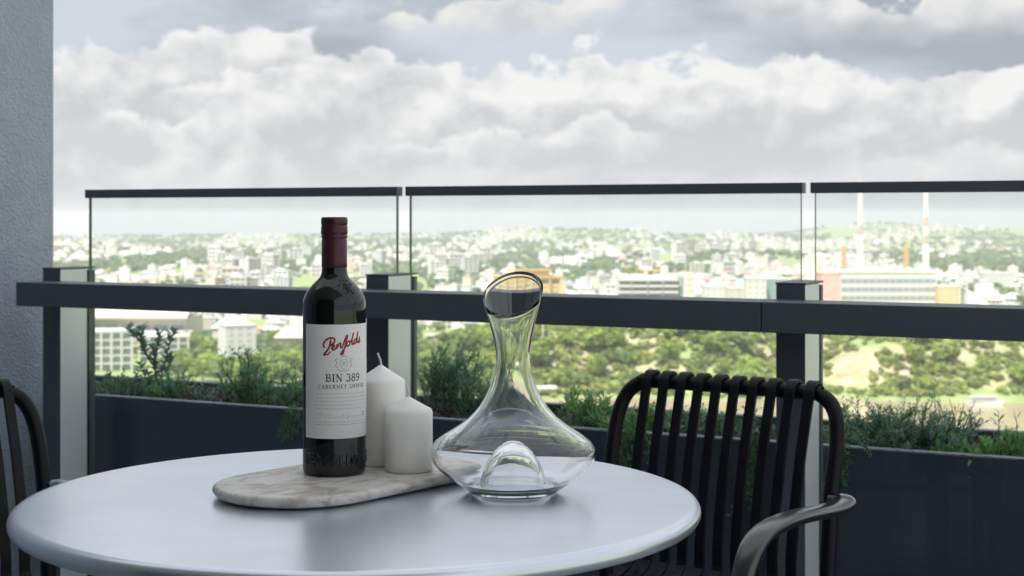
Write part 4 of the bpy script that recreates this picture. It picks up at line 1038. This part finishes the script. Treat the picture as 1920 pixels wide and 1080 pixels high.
# white block with a shaded side
r, W, H = bld('white_tower', 'plain white tower block with shaded right side left of the bottle', 423, 481, 800, 612, 16, .42)
blk('wall', r, -W / 2, W / 2, 0, 17, -2, H, m_white); blk('parapet', r, -W / 2 - .3, W / 2 + .3, -.3, 17.3, H + .01, H + .8, m_white); blk('lift_house', r, -3, 5, 5, 11, H + .8, H + 5, m_white)
for f in range(7):
    for c in range(3): blk('window', r, -W / 2 + 1.8 + c * 4.6, -W / 2 + 4.0 + c * 4.6, -.10, -.01, 2 + f * 3.2, 3.5 + f * 3.2, m_grey2)
    for c in range(3): blk('window', r, W / 2 + .01, W / 2 + .1, 2 + c * 5, 4.4 + c * 5, 2 + f * 3.2, 3.5 + f * 3.2, m_band)
r, W, H = bld('hip_roof_house', 'wide pale hip-roofed house behind the white tower block', 398, 448, 880, 615, 14)
blk('wall', r, -W / 2, W / 2, 0, 14, -2, H, m_cream)
mesh('roof', [(-W / 2 - 1, -1, H), (W / 2 + 1, -1, H), (W / 2 + 1, 15, H), (-W / 2 - 1, 15, H), (-3, 7, H + 5), (3, 7, H + 5)], [(0, 1, 5, 4), (1, 2, 5), (2, 3, 4, 5), (3, 0, 4), (0, 3, 2, 1)], m_white, r)
r, W, H = bld('terracotta_building', 'cream building with pale terracotta roof partly behind the bottle', 516, 640, 900, 604, 26)
blk('wall', r, -W / 2, W / 2, 0, 26, -2, H - 9, m_cream); mesh('roof', [(-W / 2 - 1, -2, H - 9), (W / 2 + 1, -2, H - 9), (W / 2 + 1, 28, H - 9), (-W / 2 - 1, 28, H - 9), (-W / 2 + 4, 14, H - 3.5), (W / 2 - 4, 14, H - 3.5)], [(0, 1, 5, 4), (1, 2, 5), (2, 3, 4, 5), (3, 0, 4), (0, 3, 2, 1)], m_roofp, r)
for k in range(6): blk('window', r, -W / 2 + 2 + k * W / 6.2, -W / 2 + 5.5 + k * W / 6.2, -.12, -.01, 3, H - 12, m_band)
blk('annex', r, -W / 2 + 6, W / 2 - 8, 27, 40, -2, H, m_white)
# ochre building behind the decanter
r, W, H = bld('ochre_building', 'ochre apartment building standing behind the decanter lip', 926, 1054, 1130, 516, 24)
blk('wall', r, -W / 2, W / 2, 1.5, 24, -2, H - 2.5, m_gold2)
blk('roof', r, -W / 2 - 1, W / 2 + 1, -.5, 25, H - 2.4, H - .8, m_gold); blk('penthouse', r, -W * .3, W * .32, 5, 18, H - .7, H + 3, m_gold2); blk('canopy', r, -W * .2, W * .36, 3, 20, H + 3.1, H + 3.8, m_gold)
for c in range(7): blk('column', r, -W / 2 + c * (W - 1.6) / 6, -W / 2 + c * (W - 1.6) / 6 + 1.6, -.3, 1.45, 0, H - 2.5, m_gold if c % 2 else m_gold2)
for f in range(4):
    for c in range(6): blk('window', r, -W / 2 + c * (W - 1.6) / 6 + 2.2, -W / 2 + (c + 1) * (W - 1.6) / 6 - .6, 1.35, 1.49, H - 6 - f * 4, H - 3.6 - f * 4, m_gold if f % 2 else m_band)
# white balconied apartments
r, W, H = bld('balconied_apartments', 'white apartment building with curved balconies and roof garden above the handrail', 1160, 1272, 930, 519, 24)
blk('wall', r, -W / 2, W / 2, 2.2, 24, -2, H, m_white)
for f in range(8):
    z = H - 1.2 - f * 3.7
    if z < 0: break
    for c, (a, b) in enumerate(((-.5, -.29), (-.275, -.02), (.0, .23), (.25, .5))):
        blk('balcony', r, a * W, b * W, -.8 - (.9 if c in (1, 2) else 0), 2.15, z - 1.3, z + .1, m_white)
        blk('window', r, a * W + .5, b * W - .4, 2.02, 2.19, z - 3.3, z - 1.45, m_band)
blk('parapet', r, -W / 2 - .4, W / 2 + .4, 2, 24.4, H + .01, H + 1.0, m_white)
blk('pergola', r, -W * .12, W * .22, 6, 15, H + 3.2, H + 3.8, m_org)
for c in range(4): blk('pergola_post', r, -W * .12 + c * W * .11, -W * .12 + c * W * .11 + .5, 6.2, 6.8, H + 1.02, H + 3.19, m_org)
gv, gf = crown(240, 99); hv = []
hedge = fast('roof_garden', np.concatenate([gv * [6, 5, 4] + [-W * .3, 8, H], gv * [7, 5, 4.5] + [-W * .12, 9, H], gv * [5, 5, 4] + [W * .05, 8, H - .3]]), np.concatenate([gf, gf + len(gv), gf + 2 * len(gv)]), m_crown, r)
r, W, H = bld('stair_tower', 'white slab tower with dark glazed slot joined to the balconied apartments', 1273, 1304, 933, 514, 20)
blk('wall', r, -W / 2 + .3, W / 2, 0, 20, -2, H, m_white); blk('window', r, -W / 2 + 1.0, -W / 2 + 2.6, -.15, -.01, 1, H - 1.5, m_green)
for f in range(8): blk('window', r, 0, W / 2 - 1, -.12, -.01, H - 3.2 - f * 3.7, H - 2.0 - f * 3.7, m_cream)
# low white groups
for nm_, lb, a, b, D, yt, dep, mm in (('office_block', 'low white office block right of the balconied apartments', 1322, 1368, 1080, 538, 22, m_white), ('office_block', 'stepped white building left of the right post', 1366, 1404, 1060, 541, 18, m_cream), ('office_block', 'narrow white tower left of the right post', 1400, 1437, 1000, 523, 16, m_white), ('office_block', 'blue-green glazed building directly left of the right post', 1436, 1480, 1010, 524, 20, m_green),
                               ('office_block', 'ochre building right of the striped building', 1760, 1800, 1080, 538, 18, m_gold2), ('office_block', 'low white warehouse at the right edge above the handrail', 1846, 1900, 1500, 513, 20, m_white)):
    r, W, H = bld(nm_, lb, a, b, D, yt, dep)
    blk('wall', r, -W / 2, W / 2, 0, dep, -2, H, mm); blk('parapet', r, -W / 2 - .3, W / 2 + .3, -.3, dep + .3, H + .01, H + .8, m_white)
    n_ = max(2, int(W / 4)); fl = max(1, int(H / 3.6))
    for f in range(fl):
        for c in range(n_): blk('window', r, -W / 2 + (c + .25) * W / n_, -W / 2 + (c + .75) * W / n_, -.13, -.01, H - 2.6 - f * 3.6, H - 1.2 - f * 3.6, m_grey2 if mm is not m_green else m_band)
# striped broadcast building with masts
r, W, H = bld('striped_building', 'wide white building with grey window bands below the two masts', 1577, 1757, 1090, 512, 26)
blk('wall', r, -W / 2, W / 2, 0, 26, -2, H, m_white)
for f in range(6):
    z = H - 4.6 - f * 6.0
    if z < 0: break
    blk('window_band', r, -W / 2 + .02, W / 2 - .9, -.16, -.01, z - 2.4, z + .6, m_band)
    for c in range(14): blk('mullion', r, -W / 2 + c * W / 14, -W / 2 + c * W / 14 + .35, -.28, -.17, z - 2.4, z + .6, m_white)
    blk('window_band', r, W / 2 + .01, W / 2 + .16, 1, 25, z - 2.4, z + .6, m_band)
blk('parapet', r, -W / 2 - .5, W / 2 + .5, -.5, 26.5, H + .01, H + 1.4, m_white)
for x in (-24, -12, 2, 14, 22): blk('plant_room', r, x, x + 3.5, 6, 10, H + 1.41, H + 3.6, m_white)
r, W, H = bld('pink_building', 'faded pink windowless block joined to the striped building', 1540, 1576, 1092, 514, 22)
blk('wall', r, -W / 2, W / 2, 0, 22, -2, H, m_pink); blk('parapet', r, -W / 2 - .3, W / 2 + .3, -.3, 22.3, H + .01, H + .7, m_pink)
def mast(name, label, px, D, y0, y1, wb, wt, cols):
    zb = CAMZ - (y0 - HY) / FPX * D; zt = CAMZ - (y1 - HY) / FPX * D
    r = thing(name, label, 'mast', (at(px, D), D, zb)); Hh = zt - zb; n_ = 10
    for k in range(n_):
        a, b = k / n_, (k + 1) / n_; V, F = [], []
        wa, wb_ = wb + (wt - wb) * a, wb + (wt - wb) * b; za, zb_ = a * Hh, b * Hh
        ca = [Vector((sx * wa / 2, sy * wa / 2, za)) for sx, sy in ((-1, -1), (1, -1), (1, 1), (-1, 1))]; cb = [Vector((sx * wb_ / 2, sy * wb_ / 2, zb_)) for sx, sy in ((-1, -1), (1, -1), (1, 1), (-1, 1))]
        bars = [(ca[i], cb[i], .30) for i in range(4)]
        for i in range(4):
            j = (i + 1) % 4; m1, m2 = ca[i].lerp(cb[i], .5), ca[j].lerp(cb[j], .5)
            bars += [(ca[i], m2, .26), (m2, cb[i], .26), (ca[i], ca[j], .26), (m1, m2, .22)]
        for p_, q_, rr in bars:
            v, f = sweep([p_, q_], circ(rr, 5), Vector((.3, .5, .2))); bb = len(V); V += v; F += [tuple(i + bb for i in t_) for t_ in f]
        mesh('mast_section', V, F, cols[k % len(cols)], r)
    v, f = sweep([Vector((0, 0, Hh)), Vector((0, 0, Hh + 5))], circ(.2, 6)); mesh('antenna', v, f, cols[-1], r)
m_mw, m_mr = mat('mast_white', (.80, .80, .79), .6), mat('mast_red', (.66, .50, .47), .6)
mast('radio_mast', 'tall white and faded red lattice mast, left of the two', 1613, 1110, 508, 338, 3.4, 1.5, [m_mw, m_mw, m_mw, m_mw, m_mr])
mast('radio_mast', 'tall white and faded red lattice mast, right of the two', 1736, 1110, 508, 340, 3.4, 1.5, [m_mw, m_mw, m_mw, m_mr, m_mw, m_mr])
mast('crane_tower', 'short orange lattice tower left of the masts', 1582, 1350, 503, 461, 3.4, 3.0, [m_org]); mast('crane_tower', 'short orange lattice tower between the two masts', 1699, 1350, 503, 461, 3.4, 3.0, [m_org])
# clusters of pale mid-rise blocks
random.seed(31)
for cl, (px0, px1, D0, D1, n_, lb) in enumerate(((395, 560, 1500, 2600, 26, 'pale mid-rise block in the dense cluster left of the bottle'), (785, 915, 1900, 2900, 20, 'pale mid-rise block beyond the middle post'), (600, 760, 1600, 2600, 10, 'pale mid-rise block behind the bottle neck'), (1200, 1470, 1900, 3200, 16, 'pale mid-rise block on the slope above the balconied apartments'))):
    for k in range(n_):
        D = random.uniform(D0, D1); x = at(random.uniform(px0, px1), D); o = bpy.data.objects.new('apartment_block', house_mesh(3 if k % 3 else 2, random.randint(0, 5), random.choice([0, 1, 4]))); C.objects.link(o)
        s_ = random.uniform(1.2, 2.0); o.location = (x, D, gz(x, D)); o.scale = (s_, s_, s_ * random.uniform(.7, 1.1)); o.rotation_euler = (0, 0, random.gauss(0, .4)); tag(o, '%s %s, %s' % ('tall' if s_ > 1.65 else 'medium' if s_ > 1.4 else 'small', lb, 'nearer row' if D < D0 + (D1 - D0) * .33 else 'middle rows' if D < D0 + (D1 - D0) * .67 else 'farther row'), 'apartment block', 'mid-rise cluster %s' % ('left of bottle', 'beyond the middle post', 'behind the bottle neck', 'on the slope')[cl])
# low buildings on the plateau edge, wharf and boat
for lb, a, b, D, yt, mm in (('low white shed on the cliff top just right of the right post', 1548, 1622, 800, 641, m_white), ('red-roofed kiosk on the cliff top beside the right post', 1540, 1576, 830, 627, m_redp), ('low white building on the cliff top at far right', 1735, 1800, 800, 644, m_white), ('pale shed on the cliff top near the right edge', 1872, 1910, 800, 646, m_grey2), ('white riverside shed seen beside the decanter', 1000, 1042, 690, 727, m_white), ('white roofed hall among trees left of the decanter', 868, 925, 850, 617, m_white), ('pale hall among trees right of the middle post', 800, 850, 850, 628, m_cream)):
    r, W, H = bld('shed', lb, a, b, D, yt, 9, 0, 'shed'); H = max(H, 3.0)
    blk('wall', r, -W / 2, W / 2, 0, 9, -3, H - .6, m_white if mm is not m_cream else m_cream); blk('roof', r, -W / 2 - .5, W / 2 + .5, -.8, 9.6, H - .59, H, mm)
    n_ = max(2, int(W / 3.2))
    for c in range(n_): blk('window', r, -W / 2 + (c + .2) * W / n_, -W / 2 + (c + .8) * W / n_, -.12, -.01, H - 2.2, H - 1.0, m_band)
D = 668; r = thing('ferry_boat', 'white river ferry moored below the cliff at right', 'boat', (at(1845, D), D, -80.2)); Lh = 7.2
mesh('hull', [(-Lh, -1.6, 0), (Lh, -1.6, 0), (Lh, 1.6, 0), (-Lh, 1.6, 0), (-Lh, -2, 1.3), (Lh + 1.4, -1.4, 1.5), (Lh + 1.4, 1.4, 1.5), (-Lh, 2, 1.3)], [(0, 3, 2, 1), (0, 1, 5, 4), (1, 2, 6, 5), (2, 3, 7, 6), (3, 0, 4, 7), (4, 5, 6, 7)], m_white, r)
blk('cabin', r, -Lh + 1, Lh - 2, -1.4, 1.4, 1.52, 3.2, m_white); blk('window_band', r, -Lh + 1.6, Lh - 2.6, -1.5, -1.41, 2.0, 2.8, m_band); blk('roof', r, -Lh + .6, Lh - 1.4, -1.7, 1.7, 3.21, 3.45, m_white)
D = 730; r = thing('light_pole', 'slim white light pole right of the decanter neck', 'light pole', (at(1018, D), D, gz(at(1018, D), D) - 1))
v, f = sweep([Vector((0, 0, 0)), Vector((0, 0, 16))], circ(.35, 8)); mesh('pole', v, f, m_white, r); blk('lamp_head', r, -1.2, 1.2, -.3, .3, 16.01, 16.5, m_white)

# ------------------------------------------------------------------ the air
hm = bpy.data.materials.new('haze_air'); hm.use_nodes = True; t = hm.node_tree; t.nodes.clear(); o_ = t.nodes.new('ShaderNodeOutputMaterial'); pv = t.nodes.new('ShaderNodeVolumePrincipled')
pv.inputs['Color'].default_value = (.93, .965, 1.0, 1); pv.inputs['Density'].default_value = 1.3e-4; pv.inputs['Anisotropy'].default_value = 0.0
t.links.new(pv.outputs[0], o_.inputs['Volume'])
hz_ = box('haze', -41000, 41000, -41000, 41000, -1100, 45, hm); tag(hz_, kind='stuff')
